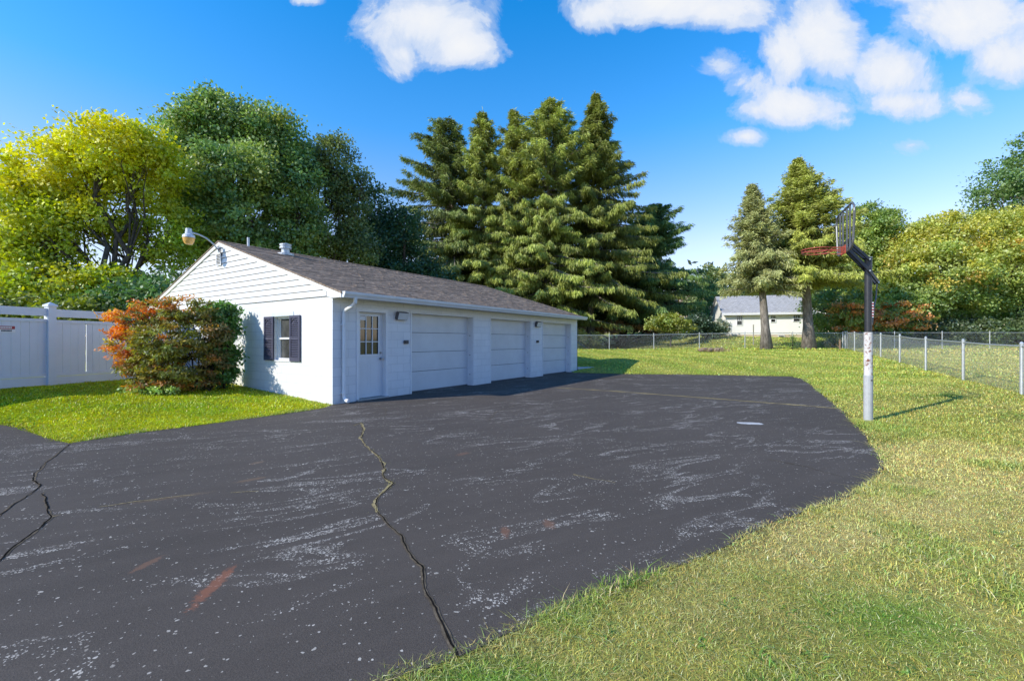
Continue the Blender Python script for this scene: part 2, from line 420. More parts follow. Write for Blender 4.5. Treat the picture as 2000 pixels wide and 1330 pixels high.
M = {
 'block': block_mat(),
 'white': plain('white_trim_paint', (0.78, 0.78, 0.78), 0.45, var=0.05, scale=4),
 'siding': plain('white_siding', (0.74, 0.74, 0.73), 0.5, var=0.05, scale=3),
 'door': plain('white_door_paint', (0.72, 0.725, 0.73), 0.42, var=0.05, scale=2.5),
 'gdoor': plain('white_panel_door_paint', (0.66, 0.67, 0.68), 0.45, var=0.07, scale=1.5, bump=0.05),
 'shutter': plain('dark_slate_vinyl', (0.075, 0.075, 0.115), 0.5, var=0.12, scale=8),
 'shingle': shingle_mat('weathered_shingles', (0.25, 0.19, 0.145), (0.37, 0.29, 0.225), (0.20, 0.15, 0.115)),
 'greyshingle': shingle_mat('grey_shingles', (0.42, 0.42, 0.43), (0.50, 0.50, 0.52), (0.45, 0.45, 0.46), 1.5),
 'brownshingle': shingle_mat('brown_shingles', (0.22, 0.15, 0.12), (0.28, 0.19, 0.15), (0.2, 0.14, 0.11), 1.5),
 'asphalt': asphalt_mat(),
 'crack': plain('dark_crack', (0.018, 0.016, 0.014), 1.0, var=0.5, scale=40, spec=0.0),  # near-black colour of the crack strips
 'crackdirt': plain('crack_dirt', (0.13, 0.105, 0.075), 1.0, var=0.5, scale=30, spec=0.05),
 'crackstraw': plain('straw_in_crack', (0.36, 0.29, 0.15), 1.0, var=0.6, scale=45, spec=0.05, c2=(0.05, 0.045, 0.035), stain=0.03),
 'paint': plain('worn_road_paint', (0.52, 0.52, 0.52), 0.8, var=0.2, scale=25, c2=(0.22, 0.22, 0.23), stain=0.02),
 'lawn': lawn_mat(),
 'glass': glass_mat('dark_window_glass'),
 'dimglass': glass_mat('dusty_window_glass', (0.06, 0.06, 0.055), 0.2),
 'metal': plain('galvanised_metal', (0.55, 0.57, 0.58), 0.42, metal=0.55, var=0.15, scale=10),
 'steel': plain('brushed_steel', (0.45, 0.45, 0.45), 0.3, metal=0.9, var=0.1),
 'blackpaint': plain('black_enamel', (0.030, 0.031, 0.036), 0.35, var=0.25, scale=12, spec=0.5, c2=(0.12, 0.11, 0.11), stain=-0.1),
 'greysleeve': plain('grey_pole_paint', (0.42, 0.43, 0.43), 0.6, var=0.12, scale=9, c2=(0.3, 0.29, 0.27), stain=-0.04),
 'rustwhite': plain('peeling_white_paint_over_rust', (0.62, 0.60, 0.58), 0.75, var=0.12, scale=7, c2=(0.20, 0.07, 0.04), stain=0.05, bump=0.15),
 'rim': plain('orange_red_enamel', (0.40, 0.085, 0.055), 0.45, var=0.2, scale=20),
 'greybar': plain('grey_board_frame', (0.13, 0.135, 0.145), 0.4, var=0.2, scale=15, metal=0.3),
 'vinyl': plain('white_vinyl', (0.70, 0.735, 0.79), 0.4, var=0.04, scale=2, c2=(0.66, 0.68, 0.62), stain=-0.08),
 'red': plain('sign_red', (0.38, 0.04, 0.05), 0.5, var=0.08),
 'black': plain('sign_black', (0.03, 0.03, 0.035), 0.5),
 'signwhite': plain('sign_white', (0.8, 0.8, 0.8), 0.4, var=0.03),
 'amber': plain('amber_lens', (0.72, 0.42, 0.12), 0.25, var=0.2, scale=12, spec=0.6),
 'lamphouse': plain('lamp_housing', (0.60, 0.64, 0.70), 0.4, var=0.08, metal=0.2),
 'darkgrey': plain('dark_grey_plastic', (0.10, 0.10, 0.11), 0.5),
 'lens': plain('frosted_lens', (0.62, 0.63, 0.63), 0.3, var=0.05),
 'bark': bark_mat('grey_brown_bark', (0.05, 0.042, 0.035), (0.15, 0.125, 0.10)),
 'barklight': bark_mat('pale_spruce_bark', (0.10, 0.085, 0.072), (0.33, 0.29, 0.25), 2.2),
 'barkdark': bark_mat('dark_bark', (0.018, 0.014, 0.012), (0.07, 0.05, 0.04)),
 'wood': bark_mat('weathered_wood', (0.16, 0.10, 0.07), (0.42, 0.32, 0.25), 6),
 'stake': bark_mat('old_stake_wood', (0.2, 0.12, 0.08), (0.42, 0.3, 0.22), 6),
 'leaf': leaf_mat('broad_leaves', 0.38, 0.14),
 'needle': leaf_mat('needles', 0.16, 0.08),
 'redleaf': leaf_mat('maple_leaves', 0.40, 0.10),
 'grass': leaf_mat('grass_blades', 0.30, 0.10, 0.5),
 'concrete': plain('painted_concrete', (0.66, 0.66, 0.66), 0.8, var=0.12, scale=5, c2=(0.2, 0.2, 0.2), stain=-0.1, bump=0.2),
 'cream': plain('cream_foundation', (0.62, 0.50, 0.36), 0.8, var=0.08, scale=2),
 'housewhite': plain('white_lap_paint', (0.90, 0.88, 0.84), 0.6, var=0.03, scale=1),
 'pinkwall': plain('pinkish_wall', (0.62, 0.47, 0.42), 0.7, var=0.05, scale=1),
}

# ------------------------------------------------------------------ ground plan
A_PX = [(1121, 727.5), (1215, 730), (1330, 731), (1450, 733), (1545, 735), (1570, 741), (1602, 765), (1645, 802), (1693, 850), (1722, 895), (1728, 915),
        (1705, 942), (1655, 968), (1590, 994), (1500, 1025), (1425, 1064), (1350, 1102), (1290, 1118), (1235, 1136), (1195, 1152), (1150, 1170), (1085, 1199),
        (1030, 1222), (980, 1241), (930, 1268), (885, 1284), (835, 1300), (790, 1312), (740, 1335)]
A_XY = [G0(*p) for p in A_PX]
A_XY += [(-0.9, 1.2), (-1.4, -0.2), (-2.0, -3.5), (-30, -3.5), (-30, 4.0), (-11.5, 6.2)]
A_XY += [G0(-30, 828), G0(20, 832), G0(50, 838), G0(85, 853), G0(135, 866), G0(250, 848), G0(400, 829), G0(520, 813), G0(630, 797), (-3.89, 9.62)]
# run the sheet a little way in under the garage
dW = Vector((0.552, 0.834)); gW = Vector((-0.834, 0.552))
C0 = Vector((-3.89, 9.55))
A_XY += [tuple(C0 + dW*0.1 + gW*0.32), tuple(C0 + dW*12.34 + gW*0.32)]

def resample(poly, step):
    out = []
    n = len(poly)
    for i in range(n):
        a = np.array(poly[i]); b = np.array(poly[(i+1) % n])
        L = np.linalg.norm(b-a); k = max(1, int(L/step))
        for j in range(k): out.append(tuple(a+(b-a)*j/k))
    return out
def smooth_poly(poly, it=1):
    return poly

A_POLY = np.array(A_XY)
def asphalt_sd(x, y):
    """signed distance to the asphalt outline: negative inside"""
    x = np.asarray(x, float); y = np.asarray(y, float)
    d = np.full(x.shape, 1e9); inside = np.zeros(x.shape, bool)
    n = len(A_POLY)
    for i in range(n):
        ax, ay = A_POLY[i]; bx, by = A_POLY[(i+1) % n]
        ex, ey = bx-ax, by-ay
        t = np.clip(((x-ax)*ex+(y-ay)*ey)/(ex*ex+ey*ey), 0, 1)
        d = np.minimum(d, np.hypot(x-ax-t*ex, y-ay-t*ey))
        c = ((ay > y) != (by > y)) & (x < (bx-ax)*(y-ay)/((by-ay) if abs(by-ay) > 1e-9 else 1e-9)+ax)
        inside ^= c
    return np.where(inside, -d, d)

def zground(x, y, sd=None):
    x = np.asarray(x, float); y = np.asarray(y, float)
    if sd is None: sd = asphalt_sd(x, y)
    zr = 0.29 + 0.0305*(np.clip(y, -5, 31)-9.5)
    zr = np.maximum(zr, 0.12)
    zr = zr*(0.80+0.20*sstep(6, 18, x))
    rt = sstep(9, 18, x)
    zr = zr + rt*(0.085*np.clip(y-30, 0, 14) + 0.02*np.clip(y-46, 0, 40)) + (1-rt)*(-0.035*np.clip(y-31, 0, 12) + 0.03*np.clip(y-48, 0, 50))
    wr = sstep(-8, 2, x - (y-12)*0.5 + 3)          # right / back lawn
    wr = np.where(y > 20, 1.0, wr)
    back = sstep(20, 30, y)
    zl = 0.05*np.clip(-x-3.9, 0, 8) + 0.012*np.clip(y-10, 0, 40)
    side = sstep(-6.5, -2.0, x-0.66*(y-9.55))
    side = np.maximum(side, back)
    z = zl*(1-side) + zr*side
    w = np.clip(sd/(5.0*side + 1.6*(1-side)), 0, 1)
    z = z*w*(2-w)*1.0
    z = z + 0.012*(fbm(x*0.8, y*0.8, 4)-0.5)*np.clip(sd, 0, 2)
    edge = sstep(-0.50, -0.06, sd)
    return z*edge + (-0.10)*(1-edge) + 0.004

def zg(x, y): return float(zground(np.array([x]), np.array([y]))[0])

def garage_local(x, y):
    dx = x - C0.x; dy = y - C0.y
    return dx*dW.x + dy*dW.y, dx*gW.x + dy*gW.y

# fence line of the side fence (posts counted from the near one)
SF0 = np.array((10.96, 9.47)); SFD = np.array((1.478, 2.67))
def right_of_side_fence(x, y):
    return (x-SF0[0])*SFD[1] - (y-SF0[1])*SFD[0]      # > 0 : beyond the fence

GREEN = np.array((0.185, 0.200, 0.040)); DRY = np.array((0.395, 0.325, 0.128)); LUSH = np.array((0.10, 0.17, 0.022)); YEL = np.array((0.30, 0.285, 0.07))
ISLE = np.array((0.27, 0.285, 0.006))
def lawn_rgb(x, y):
    x = np.asarray(x, float); y = np.asarray(y, float)
    n1 = fbm(x*0.55, y*0.55, 1, 5)+0.03*(y < 10); n2 = fbm(x*1.6, y*1.6, 2, 4); n3 = fbm(x*0.18, y*0.18, 6, 3); n4 = fbm(x*4.0, y*4.0, 8, 3)
    r = np.hypot(x, y)
    # near right lawn: dry with green tufts
    dry = sstep(0.32, 0.58, n1*0.55+n2*0.30+n4*0.15) * (0.45+0.55*sstep(0.6, 2.6, x)*sstep(9, 5, y))
    c = GREEN[None]*0 + (GREEN*(1-dry[..., None]) + DRY*dry[..., None])
    yl = sstep(0.42, 0.62, fbm(x*0.9+5, y*0.9, 12, 4))*0.55
    c = c*(1-yl[..., None]) + YEL*yl[..., None]
    lush = sstep(0.60, 0.78, fbm(x*1.3, y*1.3, 21, 4))*0.45
    lush = np.maximum(lush, sstep(1.0, 0.0, np.hypot((x-1.9)/0.55, (y-2.15)/0.42))*0.9)
    lush = np.maximum(lush, sstep(1.0, 0.2, np.hypot((x+0.1)/0.5, (y-1.78)/0.22))*0.9)
    c = c*(1-lush[..., None]) + LUSH*1.25*lush[..., None]
    # back lawn: brighter, mown in stripes
    bk = sstep(8, 15, y)
    stripe = 0.5+0.5*np.sin((x*0.80+y*0.35)*2*np.pi/1.9 + 2.0*n3)
    cb = (GREEN*1.2+np.array((0, 0.02, 0)))*(1-stripe[..., None]*0.75) + (YEL*1.1)*(stripe[..., None]*0.75)
    dd = sstep(0.5, 0.68, n1)*0.5
    cb = cb*(1-dd[..., None]) + YEL*1.1*dd[..., None]
    c = c*(1-bk[..., None]) + cb*bk[..., None]
    # beyond the side fence: parched field
    fr = sstep(-0.5, 0.8, right_of_side_fence(x, y)/3.05)*(y < 29)
    cf = (YEL*1.05)*(1-sstep(0.4, 0.65, n2)[..., None]*0.6) + DRY*(sstep(0.4, 0.65, n2)[..., None]*0.6)
    c = c*(1-fr[..., None]) + cf*fr[..., None]
    # island of lusher grass by the garage
    t, s = garage_local(x, y)
    il = sstep(0.6, -0.6, t)*(x < -3)
    ci = ISLE*(0.75+0.5*n2[..., None])
    li = sstep(0.5, 0.7, n1)*0.55
    ci = ci*(1-li[..., None]) + np.array((0.15, 0.235, 0.006))*li[..., None]
    c = c*(1-il[..., None]) + ci*il[..., None]
    # past the back fence: rough ground, tree shade painted into its colour
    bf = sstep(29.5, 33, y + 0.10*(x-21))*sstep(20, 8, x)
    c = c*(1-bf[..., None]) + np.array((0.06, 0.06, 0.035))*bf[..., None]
    # bare edge beside the asphalt
    return np.clip(c, 0.004, 0.9)

def set_point_attr(me, name, arr):
    at = me.attributes.new(name, 'FLOAT_COLOR', 'POINT')
    a = np.ones((len(me.vertices), 4), np.float32); a[:, :3] = arr
    at.data.foreach_set('color', a.ravel())

def np_mesh(name, V, Q, tint, m, parent=None, origin=(0, 0, 0), kq=4):
    """V (n,3), Q (m,kq) faces, tint (n,3) -> object"""
    me = bpy.data.meshes.new(name)
    V = np.asarray(V, np.float32) - np.asarray(origin, np.float32)
    me.vertices.add(len(V)); me.vertices.foreach_set('co', V.ravel())
    nf = len(Q)
    me.loops.add(nf*kq); me.loops.foreach_set('vertex_index', np.asarray(Q, np.int32).ravel())
    me.polygons.add(nf)
    me.polygons.foreach_set('loop_start', np.arange(0, nf*kq, kq, dtype=np.int32))
    me.polygons.foreach_set('loop_total', np.full(nf, kq, np.int32))
    me.update(calc_edges=True)
    if tint is not None: set_point_attr(me, 'tint', tint)
    me.materials.append(m)
    o = bpy.data.objects.new(name, me); col.objects.link(o)
    if parent: o.parent = parent
    return o

# ------------------------------------------------------------------ ground sheet
def build_ground():
    xs = np.concatenate([np.linspace(-420, -30, 24), np.arange(-28, -12, 0.8), np.arange(-12, 16, 0.2), np.arange(16, 36, 0.6), np.linspace(38, 420, 26)])
    ys = np.concatenate([np.linspace(-120, -6, 12), np.arange(-5, 0, 0.8), np.arange(0, 24, 0.2), np.arange(24, 60, 0.6), np.linspace(62, 520, 30)])
    X, Y = np.meshgrid(xs, ys, indexing='xy')
    x = X.ravel(); y = Y.ravel()
    sd = asphalt_sd(x, y)
    z = zground(x, y, sd)
    V = np.stack([x, y, z], 1)
    nx, ny = len(xs), len(ys)
    i = np.arange(nx-1)[None] + np.arange(ny-1)[:, None]*nx
    Q = np.stack([i, i+1, i+1+nx, i+nx], -1).reshape(-1, 4)
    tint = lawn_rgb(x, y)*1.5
    soil = np.array((0.09, 0.07, 0.045))
    e = sstep(0.16, 0.02, sd)[..., None]
    tint = tint*(1-e*0.7) + soil*e*0.7
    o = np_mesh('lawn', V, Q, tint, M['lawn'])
    for p in o.data.polygons: p.use_smooth = True
    tag(o, kind='structure')
build_ground()

def build_asphalt():
    pts = resample(A_XY, 0.09)
    bm = bmesh.new()
    top = []
    for (x, y) in pts:
        j = 0.035 if y < 20 and x > -12 else 0.0
        t, s = garage_local(x, y)
        if -0.3 < s < 0.6: j = 0.0
        nx = (fbm(np.array([x*2.3]), np.array([y*2.3]), 31, 3)[0]-0.5)*2*j*1.6
        ny = (fbm(np.array([x*2.3]), np.array([y*2.3]), 41, 3)[0]-0.5)*2*j*1.6
        top.append(bm.verts.new((x+nx, y+ny, 0.012)))
    f = bm.faces.new(top)
    r = bmesh.ops.extrude_face_region(bm, geom=[f])
    for v in r['geom']:
        if isinstance(v, bmesh.types.BMVert): v.co.z -= 0.16
    bmesh.ops.triangulate(bm, faces=[q for q in bm.faces if len(q.verts) > 4])
    bmesh.ops.recalc_face_normals(bm, faces=bm.faces)
    me = bpy.data.meshes.new('asphalt_driveway'); bm.to_mesh(me); bm.free()
    me.materials.append(M['asphalt'])
    o = bpy.data.objects.new('asphalt_driveway', me); col.objects.link(o)
    return tag(o, kind='structure')
drive = build_asphalt()

def crack(px, w0, w1, name='crack', mat='crack', z=0.0165, jag=0.03, seed=1, step=0.03, gaps=0.0):
    """an irregular open line in the paving, through photo-plan points"""
    pts = [np.array(G0(*p)) for p in px]
    line = []
    for a, b in zip(pts[:-1], pts[1:]):
        L = np.linalg.norm(b-a); k = max(1, int(L/step))
        for j in range(k): line.append(a+(b-a)*j/k)
    line.append(pts[-1])
    line = np.array(line); n = len(line)
    s = np.arange(n)*step
    d = np.gradient(line, axis=0); d /= np.linalg.norm(d, axis=1)[:, None]+1e-9
    nrm = np.stack([-d[:, 1], d[:, 0]], 1)
    off = (fbm(s*6, s*0+seed*3.3, seed, 4)-0.5)*2*jag
    line = line + nrm*off[:, None]
    w = w0 + (w1-w0)*fbm(s*5+9, s*0+seed, seed+5, 3)**1.5
    if gaps > 0: w = w*(fbm(s*1.7, s*0+seed, seed+8, 3) > gaps)
    wl = w*(0.6+0.8*vnoise(s*30, s*0, seed)); wr = w*(0.6+0.8*vnoise(s*30, s*0+5, seed+1))
    V = np.zeros((2*n, 3)); V[:n, :2] = line+nrm*wl[:, None]*0.5; V[n:, :2] = line-nrm*wr[:, None]*0.5; V[:, 2] = z
    i = np.arange(n-1)
    Q = np.stack([i, i+n, i+1+n, i+1], 1)
    return np_mesh(name, V, Q, None, M[mat], drive)

MAIN = [(893, 1287), (880, 1262), (862, 1222), (838, 1172), (829, 1140), (826, 1112), (797, 1080), (784, 1046), (760, 1026), (736, 1002), (730, 986), (750, 960), (766, 945), (750, 935), (750, 906), (736, 890), (716, 872), (704, 856), (710, 840), (706, 826), (690, 832)]
crack(MAIN, 0.018, 0.045, 'crack_edge', 'crackdirt', 0.0148, seed=2)
crack(MAIN[9:], 0.004, 0.06, 'crack_edge', 'crackstraw', 0.0156, seed=22)
crack(MAIN, 0.001, 0.019, seed=2)
crack([(715, 822), (752, 812), (754, 800), (736, 792), (700, 790)], 0.004, 0.02, 'crack', 'crackdirt', seed=4)
LEFT = [(138, 868), (116, 885), (90, 905), (70, 925), (67, 940), (82, 948), (60, 966), (30, 985), (8, 1003), (-30, 1030)]
crack(LEFT, 0.001, 0.016, seed=5)
crack([(84, 965), (92, 985), (99, 1011), (75, 1035), (50, 1056), (30, 1070), (0, 1095), (-40, 1120)], 0.006, 0.04, 'crack_edge', 'crackdirt', 0.0148, seed=16, gaps=0.3)
crack(LEFT, 0.006, 0.035, 'crack_edge', 'crackdirt', 0.0148, seed=15, gaps=0.3)
crack([(84, 965), (92, 985), (99, 1011), (75, 1035), (50, 1056), (30, 1070), (0, 1095), (-40, 1120)], 0.001, 0.018, seed=6)
crack([(100, 1012), (200, 991), (350, 971), (420, 966), (505, 961)], 0.003, 0.018, 'crack', 'crackstraw', seed=7, gaps=0.38)
crack([(1085, 757), (1200, 764), (1360, 776), (1450, 783), (1642, 798)], 0.05, 0.22, 'crack', 'crackstraw', seed=8, jag=0.05, gaps=0.25)
crack([(1120, 928), (1150, 934), (1200, 945)], 0.004, 0.02, 'crack', 'crackstraw', seed=9)
crack([(1500, 898), (1580, 914), (1650, 934)], 0.004, 0.02, 'crack', 'crackdirt', seed=10, gaps=0.4)
crack([(955, 822), (968, 806), (1010, 790)], 0.004, 0.03, 'crack', 'crackdirt', seed=12, gaps=0.3)

def paint_patch():
    bm = bmesh.new()
    c = np.array(G0(1466, 827.5)); vs = []
    for k in range(40):
        a = 2*math.pi*k/40
        r = 1 + 0.25*(vnoise(np.array([k*0.9]), np.array([2.0]), 3)[0]-0.5)
        ca, sa = math.cos(a), math.sin(a)
        x = 0.19*math.copysign(abs(ca)**0.6, ca)*r; y = 0.10*math.copysign(abs(sa)**0.6, sa)*r - 0.18*x
        vs.append(bm.verts.new((c[0]+x, c[1]+y, 0.016)))
    bm.faces.new(vs); me = bpy.data.meshes.new('paint_patch'); bm.to_mesh(me); bm.free()
    me.materials.append(M['paint'])
    o = bpy.data.objects.new('paint_patch', me); col.objects.link(o); o.parent = drive
paint_patch()

# ------------------------------------------------------------------ grass
def grass_field():
    Vs = []; Ts = []; nv = 0
    def blades(x, y, h, w, lean, tint, seg2):
        nonlocal nv
        n = len(x)
        z = zground(x, y) - 0.012
        a = RNG.random(n)*2*np.pi
        b = a + np.pi/2 + RNG.normal(0, 0.5, n)
        ln = lean*np.abs(RNG.normal(0, 1, n))*h
        wx = np.cos(a)*w*0.5; wy = np.sin(a)*w*0.5
        dx = np.cos(b)*ln; dy = np.sin(b)*ln
        p0 = np.stack([x-wx, y-wy, z], 1); p1 = np.stack([x+wx, y+wy, z], 1)
        q0 = np.stack([x-wx*0.8+dx*0.35, y-wy*0.8+dy*0.35, z+h*0.6], 1); q1 = np.stack([x+wx*0.8+dx*0.35, y+wy*0.8+dy*0.35, z+h*0.6], 1)
        tp = np.stack([x+dx, y+dy, z+h*(1-0.25*np.minimum(1, np.abs(ln)/np.maximum(h, 1e-4)))], 1)
        # two triangle-ish quads: lower quad p0 p1 q1 q0, upper as a degenerate-free kite q0 q1 tp mid
        V = np.stack([p0, p1, q1, tp, q0], 1).reshape(-1, 3)
        Vs.append(V); Ts.append(np.repeat(tint, 5, axis=0)); nv += len(V)
    def region(r0, r1, dens, h, w, lean=0.9, amax=60, hv=0.35):
        ang = math.radians(amax)
        area = ang*(r1*r1-r0*r0)
        n = int(area*dens)
        r = np.sqrt(RNG.random(n)*(r1*r1-r0*r0)+r0*r0); a = (RNG.random(n)*2-1)*ang
        x = r*np.sin(a); y = r*np.cos(a)
        sd = asphalt_sd(x, y)
        t, s = garage_local(x, y)
        ok = (sd > -0.015 - 0.03*RNG.random(n)) & ~((t > 0) & (t < 12.4) & (s > 0) & (s < 10.5))
        ok &= (y > 0.6)
        clump = fbm(x*3.0, y*3.0, 17, 3)
        ok &= RNG.random(n) < 0.45 + 0.9*clump
        # nothing grows hidden behind the garage or behind the white fence
        ok &= ~((t > -0.2) & (s > 10.3)) & ~((x < -10.9-(10.3-y)*0.2495) & (y > 3))
        x = x[ok]; y = y[ok]; sd = sd[ok]; n = len(x)
        hh = h*(1+hv*RNG.normal(0, 1, n)).clip(0.35, 2.2)
        big = sstep(0.58, 0.75, fbm(x*1.3, y*1.3, 21, 4))
        hh = hh*(1+0.5*big)
        edge = np.exp(-np.abs(sd)/0.12)
        hh = hh*(1+0.3*edge*(vnoise(x*2.2, y*2.2, 4) > 0.45))
        tint = lawn_rgb(x, y)
        dead = (RNG.random(n) < (0.16 if r1 < 9 else 0.02))[:, None]
        tint = np.where(dead, np.array((0.46, 0.38, 0.20))[None]*(0.7+0.5*RNG.random((n, 1))), tint)
        tint = tint*(0.55+0.9*RNG.random((n, 1)))
        tint = tint*np.stack([1+0.18*RNG.normal(0, 1, n), 1+0.06*RNG.normal(0, 1, n), np.ones(n)], 1).clip(0.4, 1.6)
        blades(x, y, hh, np.full(n, w)*(0.6+0.8*RNG.random(n)), lean, tint.clip(0.005, 0.95), True)
    region(0.8, 3.2, 34000, 0.021, 0.0029, 1.6)
    region(3.2, 6.0, 13000, 0.025, 0.0044, 1.5)
    region(6.0, 10.0, 4200, 0.034, 0.008, 1.3)
    region(10.0, 18.0, 1300, 0.038, 0.014, 1.2, 56)
    region(18.0, 31.0, 420, 0.042, 0.026, 1.2, 54)
    region(31.0, 48.0, 60, 0.07, 0.06, 1.0, 50)
    # longer tufts hanging over the paving edge
    pts = np.array(resample([tuple(p) for p in A_POLY], 0.04))
    k = (pts[:, 1] > 1.0) & (pts[:, 1] < 16) & (pts[:, 0] > -9)
    t, s = garage_local(pts[:, 0], pts[:, 1]); k &= ~((t > -0.15) & (s > -0.6))
    pts = pts[k]
    wgt = sstep(0.48, 0.70, fbm(pts[:, 0]*1.1, pts[:, 1]*1.1, 55, 3))
    for p, w in zip(pts, wgt):
        if RNG.random() < 0.15 + w:
            m = int(4 + 16*w)
            x = p[0]+RNG.normal(0, 0.035, m); y = p[1]+RNG.normal(0, 0.035, m)
            g = np.array((0.13, 0.20, 0.03))*(0.7+0.6*RNG.random((m, 1)))
            dr = (RNG.random(m) < 0.25)[:, None]
            g = np.where(dr, np.array((0.42, 0.34, 0.2))[None], g)
            blades(x, y, (0.02+0.038*RNG.random(m))*(0.7+w), np.full(m, 0.005), 1.1, g, True)
    # flat rosettes of broad leaved weeds and bare straw wisps here and there
    for q in range(150):
        r = 1.4+5.5*RNG.random()**0.8; a = math.radians(-5+62*RNG.random())
        cx, cy = r*math.sin(a), r*math.cos(a)
        if asphalt_sd(np.array([cx]), np.array([cy]))[0] < 0.03: continue
        m = int(7+10*RNG.random())
        x = cx+RNG.normal(0, 0.025, m); y = cy+RNG.normal(0, 0.025, m)
        g = np.array((0.075, 0.135, 0.022))*(0.7+0.7*RNG.random((m, 1)))
        if RNG.random() < 0.3: g = np.array((0.40, 0.34, 0.19))*(0.7+0.5*RNG.random((m, 1)))
        blades(x, y, 0.02+0.02*RNG.random(m), 0.008+0.008*RNG.random(m), 1.3, g, True)
    # weeds growing out of the big crack
    for (px, py) in [(738, 893), (752, 905), (764, 944), (766, 946), (758, 950), (735, 998), (733, 1001), (730, 880), (745, 962)]:
        c = G0(px, py); m = 16
        x = c[0]+RNG.normal(0, 0.02, m); y = c[1]+RNG.normal(0, 0.03, m)
        n0 = len(Vs)
        blades(x, y, 0.13+0.03*RNG.random(m), np.full(m, 0.006), 0.7, np.array((0.26, 0.24, 0.06))*(0.6+0.7*RNG.random((m, 1))), True)
    V = np.concatenate(Vs); T = (np.concatenate(Ts)*np.array((2.0, 2.05, 1.7))).clip(0.004, 0.92)
    n = len(V)//5
    b = np.arange(n)*5
    Q = np.concatenate([np.stack([b, b+1, b+2], 1), np.stack([b, b+2, b+4], 1), np.stack([b+4, b+2, b+3], 1)])
    o = np_mesh('grass', V, Q, T, M['grass'], kq=3)
    tag(o, 'short mown grass blades covering the lawn around the asphalt', 'grass', kind='stuff')
    return n
n_blades = grass_field()

# ------------------------------------------------------------------ garage
GR = empty('garage', (C0.x, C0.y, 0.0), math.atan2(dW.y, dW.x))
tag(GR, 'long white block garage with three overhead doors and weathered brown shingle roof', 'garage')
TL, SL = 12.36, 10.4             # length along the doors, depth of the gable
WZ = 2.37                        # top of the block walls
EZ, RZ, SE, SR = 2.44, 4.20, -0.36, 5.2   # roof plane: eave height, ridge height, eave offset, ridge offset
slope = (RZ-EZ)/(SR-SE)
def zroof(s): return EZ + slope*(s-SE) if s <= SR else RZ - slope*(s-SR)

# openings on the front: (t0, t1, top)
ENT = (0.62, 1.50, 2.13); GD = [(2.30, 4.91, 2.14), (5.79, 8.35, 2.14), (9.23, 11.76, 2.14)]
mb = MB()
TH = 0.30
op = [ENT] + GD
edges = [0.0] + [v for o_ in op for v in o_[:2]] + [TL]
for k in range(0, len(edges), 2): mb.box(edges[k], edges[k+1], 0, TH, -0.25, WZ)
for (a, b, h) in op: mb.box(a, b, 0, TH, h, WZ)
# gable wall with the window opening
WN = (1.60, 2.36, 0.92, 1.98)
mb.box(0, TH, TH, WN[0], -0.25, WZ); mb.box(0, TH, WN[1], SL, -0.25, WZ)
mb.box(0, TH, WN[0], WN[1], -0.25, WN[2]); mb.box(0, TH, WN[0], WN[1], WN[3], WZ)
mb.box(TH, TL-TH, SL-TH, SL, -0.25, WZ); mb.box(TL-TH, TL, TH, SL, -0.25, WZ)
wall = mb.build('wall', M['block'], GR)
mb = MB(); mb.box(TH, TL-TH, 3.0, 3.1, 0.0, WZ)
mb.box(TH+0.02, TL-TH-0.02, TH+0.01, SL-TH-0.01, WZ-0.03, WZ-0.01)
mb.build('inner_partition', plain('dim_interior', (0.10, 0.10, 0.09), 0.9), GR)

# gable siding, lapped boards, both ends
exp_ = 0.148
for end in (0, 1):
    mb = MB()
    sgn = -1 if end == 0 else 1
    t0 = 0.0 if end == 0 else TL
    z = WZ + 0.006
    while z < RZ-0.16:
        z2 = min(z+exp_, RZ-0.10)
        def lim(zz):
            a = SE + (zz+0.075-EZ)/slope
            return max(a, -0.02), min(2*SR-a, SL+0.02)
        a0, b0 = lim(z); a1, b1 = lim(z2)
        if b1-a1 > 0.02:
            lo = sgn*0.030; hi = sgn*0.008; bk = -sgn*0.04
            vs = [(t0+lo, a0, z), (t0+lo, b0, z), (t0+hi, b1, z2), (t0+hi, a1, z2), (t0+bk, a0, z), (t0+bk, b0, z), (t0+bk, b1, z2), (t0+bk, a1, z2)]
            mb.add(vs, [(0,1,2,3),(4,7,6,5),(0,4,5,1),(3,2,6,7),(0,3,7,4),(1,5,6,2)])
        z += exp_
    mb.build('gable_siding', M['siding'], GR)
# dark strips painting in the shadow line below each lap
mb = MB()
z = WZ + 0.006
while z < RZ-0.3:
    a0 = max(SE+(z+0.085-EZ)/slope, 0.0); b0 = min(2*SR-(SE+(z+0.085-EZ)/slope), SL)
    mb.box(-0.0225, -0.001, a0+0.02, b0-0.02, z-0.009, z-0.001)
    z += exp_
mb.build('lap_shadow_line', plain('grey_lap_shadow', (0.20, 0.20, 0.21), 0.9), GR)

# roof: two slabs with a drip edge, ridge cap
mb = MB()
def roofpt(t, s, dz=0.0): return (t, s, zroof(s)+dz)
for (sa, sb) in ((SE-0.02, SR), (SR, 2*SR-SE+0.02)):
    T0, T1 = -0.07, TL+0.11
    za, zb = zroof(sa), zroof(sb)
    vs = [(T0, sa, za-0.035), (T1, sa, za-0.035), (T1, sb, zb-0.035), (T0, sb, zb-0.035), (T0, sa, za), (T1, sa, za), (T1, sb, zb), (T0, sb, zb)]
    mb.add(vs, [(0,3,2,1),(4,5,6,7),(0,1,5,4),(1,2,6,5),(2,3,7,6),(3,0,4,7)])
roof = mb.build('roof', M['shingle'], GR)
